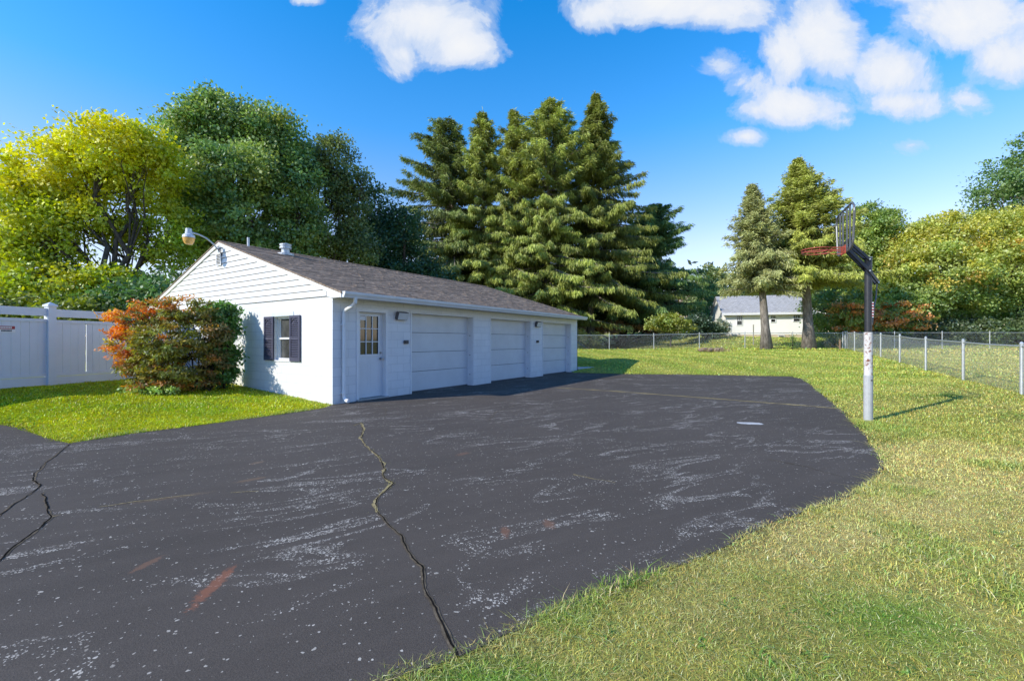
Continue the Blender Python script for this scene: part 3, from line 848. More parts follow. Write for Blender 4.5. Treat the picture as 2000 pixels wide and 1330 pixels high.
# course edges: thin steps that break the roof plane
mb = MB()
k = 0
ds = 0.133
s = SE
while s < SR-0.2:
    t = -0.07
    while t < TL+0.1:
        L = 0.25+0.12*random.random()
        t1 = min(t+L, TL+0.11)
        if random.random() < 0.55:
            h = 0.006+0.006*random.random()
            vs = [(t+0.004, s, zroof(s)+0.001), (t1-0.004, s, zroof(s)+0.001), (t1-0.004, s+ds, zroof(s+ds)+0.001), (t+0.004, s+ds, zroof(s+ds)+0.001),
                  (t+0.004, s, zroof(s)+h), (t1-0.004, s, zroof(s)+h), (t1-0.004, s+ds*0.96, zroof(s+ds*0.96)+0.0025), (t+0.004, s+ds*0.96, zroof(s+ds*0.96)+0.0025)]
            mb.add(vs, [(4,5,6,7),(0,1,5,4),(1,2,6,5),(3,0,4,7)])
        t = t1
    s += ds
o = mb.build('shingle_tab', M['shingle'], roof, fix=False); tag(o, kind='stuff')
mb = MB()
t = -0.07
while t < TL+0.1:
    t1 = min(t+0.2, TL+0.11)
    for sg in (-1, 1):
        vs = [(t, SR, RZ+0.012), (t1, SR, RZ+0.018), (t1, SR+sg*0.15, RZ+0.016-slope*0.15), (t, SR+sg*0.15, RZ+0.010-slope*0.15)]
        mb.add(vs, [(0, 1, 2, 3)] if sg < 0 else [(0, 3, 2, 1)])
    t = t1
mb.build('ridge_cap', M['shingle'], roof, fix=False)

# rake boards (four), fascia, soffit and the boxed returns at the eave
def rake(end, back):
    mb = MB()
    t0 = -0.055 if end == 0 else TL+0.095
    a, b = (SE-0.005, SR) if not back else (SR, 2*SR-SE+0.005)
    if not back:
        pa = [(a, zroof(a)-0.037), (b, zroof(b)-0.037), (b, zroof(b)-0.135), (a+0.0, zroof(a)-0.13)]
    else:
        pa = [(a, zroof(a)-0.037), (b, zroof(b)-0.037), (b, zroof(b)-0.13), (a, zroof(a)-0.135)]
    w = 0.05 if end == 0 else -0.09
    mb.prism(pa, lambda u, v, d: (d, u, v), t0, t0+w)
    return mb.build('rake_board', M['white'], GR)
for e in (0, 1):
    for bk in (False, True): rake(e, bk)
mb = MB()
mb.box(0.0, TL, SE+0.03, -0.002, WZ-0.042, WZ-0.022)
mb.build('soffit', plain('cream_soffit', (0.62, 0.60, 0.55), 0.6, var=0.06), GR)
mb = MB(); mb.box(0.0, TL+0.05, SE, SE+0.028, WZ-0.055, zroof(SE)-0.038)
mb.build('fascia', M['white'], GR)
mb = MB()
mb.prism([(SE+0.03, WZ-0.05), (-0.025, WZ-0.05), (0.17, WZ+0.002), (0.17, zroof(0.17)-0.14), (SE+0.03, zroof(SE)-0.135+0.03)], lambda u, v, d: (d, u, v), -0.036, -0.004)
mb.build('eave_return', M['white'], GR)
mb = MB(); mb.box(-0.04, -0.034, 0.165, 0.175, WZ, zroof(0.17)-0.14)
mb.build('return_seam', M['darkgrey'], GR)
# gutter, K profile
mb = MB()
gz = WZ-0.045
prof = [(0, 0.125), (0, 0.0), (-0.075, 0.0), (-0.085, 0.03), (-0.115, 0.075), (-0.12, 0.125), (-0.112, 0.125), (-0.105, 0.08), (-0.08, 0.04), (-0.07, 0.008), (-0.008, 0.008), (-0.008, 0.125)]
mb.prism([(SE-0.004+u, gz+v-0.01) for u, v in prof], lambda u, v, d: (d, u, v), -0.03, TL+0.09)
mb.prism([(SE-0.004+u, gz+v-0.01) for u, v in prof[:6]], lambda u, v, d: (d, u, v), -0.034, -0.031)
gut = mb.build('gutter', plain('white_aluminium_gutter', (0.70, 0.72, 0.74), 0.35, var=0.06, scale=3), GR)
# downspout with its two elbows and kick-out
mb = MB()
mb.tube([(0.27, SE-0.055, gz-0.005), (0.27, SE-0.05, gz-0.10), (0.26, SE+0.02, gz-0.17), (0.25, -0.10, gz-0.26), (0.245, -0.062, gz-0.33), (0.245, -0.055, gz-0.45), (0.245, -0.055, 0.22), (0.245, -0.06, 0.14), (0.25, -0.10, 0.085), (0.26, -0.19, 0.07)], 0.042, 8)
ds_ = mb.build('downspout', M['white'], GR, bevel=0)
for z in (1.75, 0.24):
    mb = MB(); mb.box(0.19, 0.30, -0.105, -0.003, z-0.012, z+0.012); mb.build('strap', M['white'], ds_)
mb = MB(); mb.tube([(TL+0.06, 0.05, WZ-0.1), (TL+0.06, 0.05, 0.1), (TL+0.09, -0.05, 0.05)], 0.04, 8)
o = mb.build('downspout', M['darkgrey'], GR); tag(o, 'dark pipe on the far corner of the garage')

# entry door
dy = 0.11
mb = MB()
a, b, h = ENT
mb.box(a-0.02, a+0.055, -0.02, dy+0.05, 0.03, h-0.065); mb.box(b-0.055, b+0.02, -0.02, dy+0.05, 0.03, h-0.065); mb.box(a-0.02, b+0.02, -0.02, dy+0.05, h-0.065, h+0.02)
fr = mb.build('door_frame', M['white'], GR, bevel=0.004)
mb = MB(); mb.box(a-0.01, b+0.01, -0.05, dy+0.05, 0.0, 0.045)
mb.build('threshold', plain('worn_threshold', (0.38, 0.37, 0.35), 0.5, var=0.15), GR)
da, db, dz0, dz1 = a+0.057, b-0.057, 0.055, h-0.068
wa, wb, w0, w1 = da+0.10, db-0.12, 1.06, 1.99
mb = MB()
mb.box(da, wa, dy, dy+0.045, dz0, dz1); mb.box(wb, db, dy, dy+0.045, dz0, dz1)
mb.box(wa, wb, dy, dy+0.045, dz0, w0); mb.box(wa, wb, dy, dy+0.045, w1, dz1)
for (p0, p1) in ((da+0.09, (da+db)/2-0.03), ((da+db)/2+0.03, db-0.09)):
    for (z0, z1) in ((0.18, 0.90),):
        for (x0, x1, y0, y1) in ((p0, p1, z0, z0+0.018), (p0, p1, z1-0.018, z1), (p0, p0+0.018, z0+0.018, z1-0.018), (p1-0.018, p1, z0+0.018, z1-0.018)):
            mb.box(x0, x1, dy-0.0025, dy-0.0002, y0, y1)
door = mb.build('door', M['door'], GR)
mb = MB()
for (x0, x1, z0, z1) in ((wa-0.02, wb+0.02, w0-0.022, w0+0.012), (wa-0.02, wb+0.02, w1-0.012, w1+0.022), (wa-0.02, wa+0.012, w0+0.012, w1-0.012), (wb-0.012, wb+0.02, w0+0.012, w1-0.012)):
    mb.box(x0, x1, dy-0.012, dy-0.001, z0, z1)
for k in (1, 2):
    x = wa+(wb-wa)*k/3; mb.box(x-0.009, x+0.009, dy-0.008, dy+0.012, w0+0.012, w1-0.012)
    z = w0+(w1-w0)*k/3
    for j in range(3):
        x0 = wa+(wb-wa)*j/3+0.0095; x1 = wa+(wb-wa)*(j+1)/3-0.0095
        mb.box(x0, x1, dy-0.007, dy+0.012, z-0.009, z+0.009)
mb.build('window_grille', M['white'], door)
mb = MB(); mb.box(wa, wb, dy+0.016, dy+0.024, w0, w1)
mb.build('window_pane', M['glass'], door)
mb = MB(); mb.box(wa+0.012, wa+0.20, dy+0.011, dy+0.0145, w1-0.11, w1-0.02)
mb.build('sticker', M['signwhite'], door)
for nm_, z, r in (('deadbolt', 1.10, 0.026), ('handle', 0.96, 0.030)):
    mb = MB()
    mb.tube([(db-0.06, dy-0.001, z), (db-0.06, dy-0.012, z), (db-0.06, dy-0.013, z), (db-0.06, dy-0.045, z)], [r*1.15, r*1.15, r*0.45, r*0.5], 12)
    if nm_ == 'handle': mb.tube([(db-0.06, dy-0.0449, 0.96), (db-0.06, dy-0.055, 0.96), (db-0.06, dy-0.085, 0.96), (db-0.06, dy-0.095, 0.96)], [0.018, 0.031, 0.031, 0.016], 14)
    mb.build(nm_, M['steel'], door)

# overhead doors: four sections each, with long embossed panels
for gi, (a, b, h) in enumerate(GD):
    mb = MB()
    yd = 0.235
    tb = 0.03
    secs = [0.035 + (h-0.035)*k/4 for k in range(5)]
    for k in range(4):
        z0, z1 = secs[k]+0.006, secs[k+1]-0.006
        mb.box(a+tb, b-tb, yd, yd+0.05, z0, z1)
        n = 1
        wl = (b-a-2*tb)/n
        for j in range(n):
            p0 = a+tb+wl*j+0.07; p1 = a+tb+wl*(j+1)-0.07
            for (q0, q1) in ((z0+0.075, z1-0.075),):
                mb.box(p0, p1, yd-0.008, yd-0.0005, q1-0.016, q1); mb.box(p0, p1, yd-0.008, yd-0.0005, q0, q0+0.016); mb.box(p0, p1, yd-0.006, yd-0.0005, (q0+q1)/2-0.008, (q0+q1)/2+0.008)
    gd = mb.build('garage_door', M['gdoor'], GR)
    mb = MB(); mb.box(a+tb, b-tb, yd+0.004, yd+0.045, 0.012, 0.036)
    mb.build('bottom_seal', M['darkgrey'], gd)
    mb = MB()
    mb.box(a+0.0005, a+0.03, 0.012, yd+0.07, 0.012, h-0.026); mb.box(b-0.03, b-0.0005, 0.012, yd+0.07, 0.012, h-0.026); mb.box(a+0.0005, b-0.0005, 0.012, yd+0.07, h-0.025, h-0.0005)
    jb = mb.build('door_jamb', M['white'], GR)
    for z in (0.35, 0.95, 1.55):
        mb = MB(); mb.tube([(b-0.031, 0.13, z), (b-0.045, 0.13, z)], 0.013, 8); mb.build('bolt', M['darkgrey'], jb)
    # trim board on the face at the left of the opening
    mb = MB(); mb.box(a-0.035, a-0.001, -0.014, -0.001, 0.012, h+0.02)
    mb.build('corner_trim', M['white'], GR)

# wall floodlights and switch boxes on the piers
for (t, zz) in ((1.92, 2.02), (8.78, 2.02)):
    mb = MB(); mb.obox((t, -0.06, zz), (1, 0, 0), Vector((0, 1, 0.35)).normalized(), Vector((0, -0.35, 1)).normalized(), 0.17, 0.05, 0.10)
    mb.tube([(t-0.09, 0.0, zz+0.0), (t-0.09, -0.03, zz)], 0.04, 10)
    wl_ = mb.build('wall_light', M['darkgrey'], GR, bevel=0.012)
    nrm = Vector((0, -1, -0.35)).normalized()
    mb = MB(); mb.obox(Vector((t, -0.06, zz))+nrm*0.0525, (1, 0, 0), nrm, Vector((0, -0.35, 1)).normalized(), 0.155, 0.004, 0.086)
    mb.build('lens', M['lens'], wl_)
for (t, zz) in ((2.10, 1.36), (8.80, 1.36)):
    mb = MB(); mb.box(t-0.07, t+0.07, -0.045, -0.001, zz-0.045, zz+0.045); mb.box(t-0.05, t+0.05, -0.06, -0.0455, zz-0.03, zz+0.03)
    mb.box(t-0.09, t-0.0705, -0.05, -0.02, zz-0.01, zz+0.02)
    mb.build('keypad_box', plain('brown_grey_box', (0.10, 0.085, 0.08), 0.6), GR, bevel=0.006)

# gable window with shutters
s0, s1, z0, z1 = WN
mb = MB()
fx0 = 0.10
for (a, b, c, d) in ((s0+0.001, s0+0.05, z0+0.001, z1-0.001), (s1-0.05, s1-0.001, z0+0.001, z1-0.001), (s0+0.051, s1-0.051, z0+0.001, z0+0.05), (s0+0.051, s1-0.051, z1-0.05, z1-0.001)):
    mb.box(fx0-0.03, fx0+0.06, a, b, c, d)
zm = (z0+z1)/2
mb.box(fx0-0.015, fx0+0.05, s0+0.051, s1-0.051, zm-0.022, zm+0.022)
for (zz0, zz1, dx) in ((z0+0.051, zm-0.023, -0.01), (zm+0.023, z1-0.051, 0.012)):
    for (a, b) in ((s0+0.051, s0+0.08), (s1-0.08, s1-0.051)): mb.box(fx0+dx, fx0+0.045, a, b, zz0, zz1)
win = mb.build('window', M['white'], GR)
mb = MB(); mb.box(fx0+0.03, fx0+0.038, s0+0.08, s1-0.08, z0+0.05, zm-0.022)
mb.box(fx0+0.03, fx0+0.038, s0+0.08, s1-0.08, zm+0.022, z1-0.05)
mb.build('window_pane', M['dimglass'], win)
mb = MB(); mb.box(-0.02, fx0-0.031, s0-0.03, s1+0.03, z0-0.03, z0-0.001)
mb.build('window_sill', M['white'], win)
mb = MB()
mb.box(-0.012, -0.001, s0-0.1, s1+0.1, z1+0.012, z1+0.11)
mb.build('lintel_patch', plain('pale_blue_tape', (0.66, 0.74, 0.78), 0.5, var=0.05), win)
for (a, b) in ((1.20, 1.62), (2.35, 2.78)):
    mb = MB()
    X0, X1 = -0.045, -0.012
    mb.box(X0, X1, a, a+0.055, z0-0.01, z1+0.01); mb.box(X0, X1, b-0.055, b, z0-0.01, z1+0.01)
    m0, m1 = a+0.055, b-0.055
    for (c, d) in ((z0-0.01, z0+0.085), (zm-0.035, zm+0.035), (z1-0.05, z1+0.01)): mb.box(X0, X1, m0, m1, c, d)
    mb.box(X0+0.022, X1, m0, m1, z0+0.085, zm-0.035); mb.box(X0+0.022, X1, m0, m1, zm+0.035, z1-0.05)
    for (c, d, arch) in ((z0+0.085, zm-0.035, False), (zm+0.035, z1-0.05, True)):
        n = 10
        for k in range(n):
            zz = c+(d-c)*(k+0.5)/n
            cut = 0.0
            if arch and k >= n-3: cut = (k-(n-3)+1)*0.042
            p0, p1 = m0+0.004+cut, m1-0.004-cut
            if p1 > p0: mb.obox((X0+0.013, (p0+p1)/2, zz), (0, 1, 0), Vector((1, 0, 0.75)).normalized(), Vector((-0.75, 0, 1)).normalized(), (p1-p0)/2, 0.014, 0.004)
        if arch:
            for sg in (-1, 1):
                mm = (m0+m1)/2
                mb.bar((X0+0.010, mm+sg*(m1-m0)/2, d-0.085), (X0+0.010, mm, d-0.004), 0.010, 0.016, up=(1, 0, 0))
    mb.build('shutter', M['shutter'], GR)

# gable vent
mb = MB(); sv = 5.21
for (a, b, c, d) in ((sv-0.15, sv-0.115, 3.50, 3.86), (sv+0.115, sv+0.15, 3.50, 3.86), (sv-0.115, sv+0.115, 3.50, 3.53), (sv-0.115, sv+0.115, 3.83, 3.86)): mb.box(-0.05, -0.031, a, b, c, d)
for k in range(7): mb.obox((-0.036, sv, 3.555+0.043*k), (0, 1, 0), Vector((1, 0, 0.9)).normalized(), Vector((-0.9, 0, 1)).normalized(), 0.115, 0.014, 0.004)
mb.build('gable_vent', M['siding'], GR)
mb = MB(); mb.box(-0.0325, -0.0305, sv-0.115, sv+0.115, 3.53, 3.83); mb.build('vent_backing', M['darkgrey'], GR)
# yard light: curved arm with a barn-light head and amber refractor
mb = MB()
base = Vector((-0.03, sv, 3.95))
arm = [base, base+Vector((-0.05, 0, 0.03)), base+Vector((-0.14, 0.01, 0.14)), base+Vector((-0.30, 0.03, 0.27)), base+Vector((-0.46, 0.06, 0.34)), base+Vector((-0.56, 0.08, 0.36)), base+Vector((-0.62, 0.085, 0.36))]
mb.tube(arm, 0.022, 8)
mb.box(-0.055, -0.031, sv-0.05, sv+0.05, 3.88, 4.02)
yl_ = mb.build('yard_light', M['lamphouse'], GR)
hc = base+Vector((-0.70, 0.09, 0.05))
mb = MB()
LS = 0.82
mb.lathe([(r*LS, z*LS) for r, z in [(0.02, 0.50), (0.085, 0.50), (0.09, 0.49), (0.09, 0.40), (0.10, 0.385), (0.10, 0.33), (0.17, 0.28), (0.18, 0.20), (0.165, 0.20), (0.02, 0.22)]], hc, 20)
mb.tube([hc+Vector((0.03, 0, 0.31)), hc+Vector((0.10, -0.01, 0.31))], 0.03, 10)
mb.build('lamp_head', M['lamphouse'], yl_)
mb = MB()
mb.lathe([(r*LS, z*LS) for r, z in [(0.162, 0.199), (0.172, 0.185), (0.15, 0.08), (0.115, 0.0), (0.10, -0.012), (0.02, -0.012)]], hc, 20)
mb.build('amber_shade', M['amber'], yl_)
mb = MB()
mb.tube([base+Vector((-0.02, 0, -0.06)), base+Vector((-0.04, -0.09, 0.02)), base+Vector((-0.03, -0.16, -0.09)), base+Vector((-0.01, -0.17, -0.20))], 0.012, 6)
mb.build('cable', M['darkgrey'], yl_)
# roof vents
mb = MB()
c = Vector((1.55, 4.62, zroof(4.62)))
mb.lathe([(0.24, -0.05), (0.24, 0.015), (0.12, 0.03), (0.12, 0.16), (0.17, 0.165), (0.17, 0.21), (0.15, 0.215), (0.15, 0.25), (0.17, 0.255), (0.17, 0.30), (0.03, 0.34)], c, 20)
mb.build('roof_vent', M['metal'], roof)
mb = MB(); mb.tube([(0.68, 5.05, zroof(5.05)-0.02), (0.68, 5.05, zroof(5.05)+0.26)], 0.035, 10)
mb.build('vent_pipe', M['metal'], roof)

# low white block at the far corner of the garage
p = C0 + dW*12.5 + gW*(-0.02)
mb = MB((p.x, p.y, 0))
e0 = Vector((1, -0.02, 0)).normalized(); e1 = Vector((0.02, 1, 0))
mb.obox((p.x+0.36, p.y+0.12, 0.09), e0, e1, (0, 0, 1), 0.42, 0.09, 0.10)
o = mb.build('concrete_curb', M['concrete'], bevel=0.03); o.location = (p.x, p.y, 0)
tag(o, 'low white concrete curb block at the far corner of the garage', 'curb')

# ------------------------------------------------------------------ white vinyl fence on the left
FU = Vector((0.242, 0.970, 0)).normalized(); FO = Vector((-10.8, 10.3, 0)); FN = Vector((FU.y, -FU.x, 0))
def fence_bay(v0, v1, gate):
    pass
WF = empty('vinyl_fence', (FO.x, FO.y, zg(FO.x, FO.y)), math.atan2(FU.y, FU.x))
tag(WF, 'white vinyl privacy fence with open top rail behind the red leaved bush', 'fence')
zb0 = zg(FO.x, FO.y)
def loc_z(v):
    p = FO + FU*v; return zg(p.x, p.y)-zb0
posts = [-4.9, -2.45, 0.0, 2.45, 4.9]
for v in posts:
    mb = MB(); zb = loc_z(v)
    mb.box(v-0.075, v+0.075, -0.075, 0.075, zb-0.2, zb+1.83)
    mb.add([(v-0.095, -0.095, zb+1.83), (v+0.095, -0.095, zb+1.83), (v+0.095, 0.095, zb+1.83), (v-0.095, 0.095, zb+1.83),
            (v-0.095, -0.095, zb+1.87), (v+0.095, -0.095, zb+1.87), (v+0.095, 0.095, zb+1.87), (v-0.095, 0.095, zb+1.87), (v, 0, zb+1.94)],
           [(0,3,2,1),(0,1,5,4),(1,2,6,5),(2,3,7,6),(3,0,4,7),(4,5,8),(5,6,8),(6,7,8),(7,4,8)])
    mb.build('post', M['vinyl'], WF)
for v0, v1 in zip(posts[:-1], posts[1:]):
    za = (loc_z(v0)+loc_z(v1))/2
    mb = MB(); mb.box(v0+0.076, v1-0.076, -0.035, 0.035, za+1.60, za+1.78); mb.build('top_rail', M['vinyl'], WF)
    mb = MB(); mb.box(v0+0.076, v1-0.076, -0.03, 0.03, za+1.46, za+1.53); mb.build('middle_rail', M['vinyl'], WF)
    mb = MB(); mb.box(v0+0.076, v1-0.076, -0.03, 0.03, za+0.20, za+0.27); mb.build('bottom_rail', M['vinyl'], WF)
    mb = MB(); mb.box(v0+0.076, v1-0.076, -0.022, 0.022, za+0.0, za+0.192); mb.build('kick_board', M['vinyl'], WF)
    mb = MB(); n = 15; w = (v1-v0-0.152)/n
    for k in range(n):
        x0 = v0+0.076+w*k
        g0, g1 = 0.003, 0.003
        if v0 == 0.0 and k == 4: g0 = 0.022
        dd = 0.002*(k % 2)
        mb.box(x0+g0, x0+w-g1, -0.011-dd, 0.011-dd, za+0.271, za+1.459)
    mb.build('board_panel', M['vinyl'], WF)
# notice on the fence
sg_v = -0.84
za = (loc_z(-2.45)+loc_z(0.0))/2
p = FO + FU*sg_v
SG = empty('notice_sign', (p.x, p.y, zb0+za+1.28), math.atan2(FU.y, FU.x))
tag(SG, 'small red and white notice fixed to the white fence boards', 'sign')
def sb(name, x0, x1, z0, z1, y, m, parent=SG):
    mb = MB(); mb.box(x0, x1, y-0.0015, y+0.0015, z0, z1); return mb.build(name, m, parent)
board = sb('board', -0.22, 0.22, -0.075, 0.075, -0.018, M['signwhite'])
sb('red_band', -0.21, 0.21, 0.0, 0.066, -0.0215, M['red'])
x = -0.185
for wd in (2, 10):
    mb = MB()
    for k in range(wd):
        mb.box(x, x+0.021, -0.0250, -0.0235, 0.017, 0.05); x += 0.0265
    x += 0.03
    mb.build('white_lettering', M['signwhite'], SG)
x = -0.19
for wd in (7, 8):
    mb = MB()
    for k in range(wd):
        mb.box(x, x+0.016, -0.0215, -0.020, -0.052, -0.018); x += 0.0215
    x += 0.03
    mb.build('black_lettering', M['black'], SG)

# ------------------------------------------------------------------ chain link fences
def wire_mesh(pts, h, pitch, wr, name, parent, origin):
    """woven diagonals between ground points; each wire a thin three-sided prism"""
    V = []; Q = []
    P3 = [np.array(p) for p in pts]
    seg = [np.linalg.norm(b[:2]-a[:2]) for a, b in zip(P3[:-1], P3[1:])]
    cum = np.concatenate([[0], np.cumsum(seg)]); L = cum[-1]
    def at(s, z):
        s = min(max(s, 0), L-1e-6); k = int(np.searchsorted(cum, s, 'right')-1); k = min(k, len(seg)-1)
        f = (s-cum[k])/seg[k]; b = P3[k]+(P3[k+1]-P3[k])*f
        return np.array((b[0], b[1], b[2]+z))
    nrm = P3[-1]-P3[0]; nrm = np.array((-nrm[1], nrm[0], 0)); nrm /= np.linalg.norm(nrm)
    V = []; Q = []
    for sgn in (1, -1):
        k = -int(h/pitch)-1
        while k*pitch < L+h:
            s0 = k*pitch; s1 = s0+h
            a0, a1 = (0.0, 1.0)
            lo, hi = max(0, -s0/h), min(1, (L-s0)/h)
            if hi-lo > 0.02:
                st = 2 if abs(L) < 1 else 3
                prev = None
                for f in np.linspace(lo, hi, st):
                    z = f*h if sgn > 0 else h-f*h
                    p = at(s0+f*h, z+0.03)
                    r = [p+nrm*wr, p-nrm*wr*0.5+np.array((0, 0, wr*0.87)), p-nrm*wr*0.5-np.array((0, 0, wr*0.87))]
                    base = len(V); V.extend(r)
                    if prev is not None:
                        for j in range(3): Q.append((prev+j, prev+(j+1) % 3, base+(j+1) % 3, base+j))
                    prev = base
            k += 1
    return np_mesh(name, np.array(V), np.array(Q), None, M['metal'], parent, origin)

def chain_fence(name, label, posts, h, pitch, wr, pr, group='chain link fences around the lawn', wavy=False, endpost=True):
    o3 = posts[0]
    R = empty(name, o3); tag(R, label, 'fence', group)
    for i, p in enumerate(posts):
        if i == len(posts)-1 and not endpost: break
        mb = MB(o3); r = pr*(1.35 if i in (0, len(posts)-1) else 1.0)
        mb.tube([(p[0], p[1], p[2]-0.2), (p[0], p[1], p[2]+h+0.03)], r, 10)
        mb.lathe([(r*1.15, h+0.02), (r*1.2, h+0.05), (r*0.7, h+0.08), (0.004, h+0.09)], p, 10)
        mb.build('post', M['metal'], R, smooth=False)
    mb = MB(o3)
    top = []
    for i in range(len(posts)-1):
        a, b = posts[i], posts[i+1]
        for f in (0, 0.5):
            q = tuple(a[k]+(b[k]-a[k])*f for k in range(3))
            sag = -0.03*random.random() if (wavy and f > 0) else 0.0
            top.append((q[0], q[1], q[2]+h-0.01+sag))
    top.append((posts[-1][0], posts[-1][1], posts[-1][2]+h-0.01))
    mb.tube(top, pr*0.62, 8)
    mb.build('top_rail', M['metal'], R)
    wire_mesh(posts, h-0.03, pitch, wr, 'wire_mesh', R, o3)
    return R

side = []
for k in range(-2, 8):
    x, y = SF0+SFD*k
    side.append((x, y, zg(x, y)))
chain_fence('chain_link_fence', 'galvanised chain link fence running along the side of the lawn past the basketball hoop', side, 1.05, 0.062, 0.0018, 0.032, wavy=True)
corner = side[-1]
back = []
for i, (px, Y) in enumerate(((1647.5, 28.2), (1548, 28.9), (1455, 29.5), (1366, 29.9), (1277, 30.2), (1190, 30.5), (1103, 30.8), (1016, 31.1), (930, 31.4), (843, 31.7))):
    x = (px-1000)/F*Y
    back.append((x, Y, zg(x, Y)))
back[0] = (corner[0]-0.12, corner[1]+0.04, corner[2])
chain_fence('chain_link_fence', 'galvanised chain link fence across the back of the lawn under the spruces', back, 1.02, 0.085, 0.0030, 0.028)
far = []
for k in range(0, 9):
    x = corner[0]+0.15+3.05*k; y = corner[1]+0.05
    far.append((x, y, zg(x, y)))
chain_fence('chain_link_fence', 'distant chain link fence along the dark hedge beyond the dry field', far, 1.05, 0.085, 0.0024, 0.026)

# ------------------------------------------------------------------ foliage builders
def unit(v): return v/np.maximum(np.linalg.norm(v, axis=-1, keepdims=True), 1e-9)
def leaf_quads(Pn, A, B, L, W):
    """diamond leaves from base P along A, width along B"""
    L = L[:, None]; W = W[:, None]
    V = np.stack([Pn, Pn+A*L*0.5+B*W*0.5, Pn+A*L, Pn+A*L*0.5-B*W*0.5], 1).reshape(-1, 3)
    n = len(Pn)
    Q = np.arange(4*n).reshape(-1, 4)
    return V, Q

def limb_path(a, b, sag, n=5, jit=0.1, rng=RNG):
    a = np.array(a, float); b = np.array(b, float)
    t = np.linspace(0, 1, n)[:, None]
    p = a+(b-a)*t
    L = np.linalg.norm(b-a)
    p[:, 2] += sag*L*np.sin(np.pi*t[:, 0])
    p[1:-1] += rng.normal(0, jit*L*0.12, (n-2, 3))
    return p

def broad_tree(name, label, base, lobes, rgb, trunk_r=0.25, fork=0.35, leaf=(0.20, 0.13), n_clu=380, per=60, crad=0.75, bark='bark', mat='leaf',
               group=None, cat='tree', var=0.25, hue=None, seed=1, stems=1, shell=0.5, limbs=True, twig=0.5, gap=0.0, flat=1.0, lean=None, bright=2.7, fine=1.0):
    """lobes: (cx, cy, cz, rx, ry, rz) ellipsoids in world metres"""
    rng = np.random.default_rng(seed)
    per = int(per*fine**-1.7); leaf = (leaf[0]*fine, leaf[1]*fine)
    base = np.array(base, float)
    R = empty(name, tuple(base)); tag(R, label, cat, group)
    lob = np.array(lobes, float)
    vol = (lob[:, 3]*lob[:, 4]*lob[:, 5])**0.67
    cnt = np.maximum(3, (n_clu*vol/vol.sum()).astype(int))
    C = []; D = []
    for l, k in zip(lob, cnt):
        d = unit(rng.normal(0, 1, (k, 3)))
        r = shell + (1.0-shell)*rng.random(k)**0.7
        c = l[:3]+d*l[3:]*r[:, None]
        C.append(c); D.append(d)
    C = np.concatenate(C); D = np.concatenate(D)
    if gap > 0:
        nz = vnoise(C[:, 0]*0.8+C[:, 1]*0.5, C[:, 2]*0.8, seed+2)
        k = nz > gap; C = C[k]; D = D[k]
    keep = C[:, 2] > base[2]+0.05
    C = C[keep]; D = D[keep]
    m = len(C)
    n = m*per
    ci = np.repeat(np.arange(m), per)
    cr = crad*(0.6+0.8*rng.random(m))
    off = rng.normal(0, 0.5, (n, 3)).clip(-0.95, 0.95); off[:, 2] *= 0.62*flat
    Pn = C[ci]+off*cr[ci][:, None]
    A = unit(D[ci]*0.5+unit(rng.normal(0, 1, (n, 3)))*0.9+np.array((0, 0, -0.25)))
    up = unit(rng.normal(0, 0.55, (n, 3))+D[ci]*0.45+np.array((0, 0, 0.75)))
    B = unit(np.cross(up, A))
    L = leaf[0]*(0.6+0.8*rng.random(n)); W = leaf[1]*(0.6+0.8*rng.random(n))
    V, Q = leaf_quads(Pn, A, B, L, W)
    rgb = np.array(rgb)
    base_c = np.array([rgb]*n)
    if hue is not None:
        base_c = hue(Pn, base_c, rng, ci, m)
    t = base_c*(1+var*(rng.random(m)[ci][:, None]*2-1))*(1+0.22*(rng.random((n, 1))*2-1))
    # yellower / bluer drift between clusters
    dr = (rng.random(m)*2-1)[ci]
    t = t*np.stack([1+0.16*dr, 1+0.03*dr, 1-0.12*dr], 1)
    t = t*bright
    np_mesh('crown', V, Q, np.repeat(t.clip(0.004, 0.9), 4, axis=0), M[mat], R, tuple(base))
    if limbs:
        mb = MB(tuple(base))
        cen = lob[:, :3].mean(0)
        for sI in range(stems):
            jx = 0.0 if stems == 1 else rng.normal(0, trunk_r*1.6)
            b0 = base+np.array((jx, jx*0.3, -0.15))
            H = cen[2]-base[2]
            fp = base+np.array((0, 0, H*fork*1.4)) + (cen-base)*np.array((0.35, 0.35, 0)) + (rng.normal(0, 0.4, 3) if stems > 1 else 0)
            if lean is not None: fp = fp+np.array(lean)
            path = limb_path(b0, fp, 0.0, 6, 0.25, rng)
            rad = np.linspace(trunk_r*1.25, trunk_r*0.8, 6); rad[0] = trunk_r*1.7
            mb.tube(path, list(rad), 9)
            for i, l in enumerate(lob):
                if stems > 1 and (i % stems) != sI: continue
                tgt = l[:3]+rng.normal(0, 0.15, 3)*l[3:]
                rr = trunk_r*0.55*(0.7+0.5*min(1.5, vol[i]/vol.mean()))
                pth = limb_path(fp-(0, 0, 0.2), tgt, 0.06, 6, 0.5, rng)
                mb.tube(pth, list(np.linspace(rr, rr*0.4, 6)), 7, cap=False)
                # secondary limbs to some clusters of this lobe
                dd = np.linalg.norm((C-l[:3])/l[3:], axis=1)
                idx = np.where(dd < 1.1)[0]
                if len(idx):
                    for j in rng.choice(idx, min(len(idx), int(8*twig*2)), replace=False):
                        st = pth[rng.integers(2, 6)]
                        mb.tube(limb_path(st, C[j], 0.05, 4, 0.6, rng), [rr*0.36, rr*0.26, rr*0.16, 0.008], 5, cap=False)
        mb.build('trunk', M[bark], R, smooth=True, fix=False)
    return R

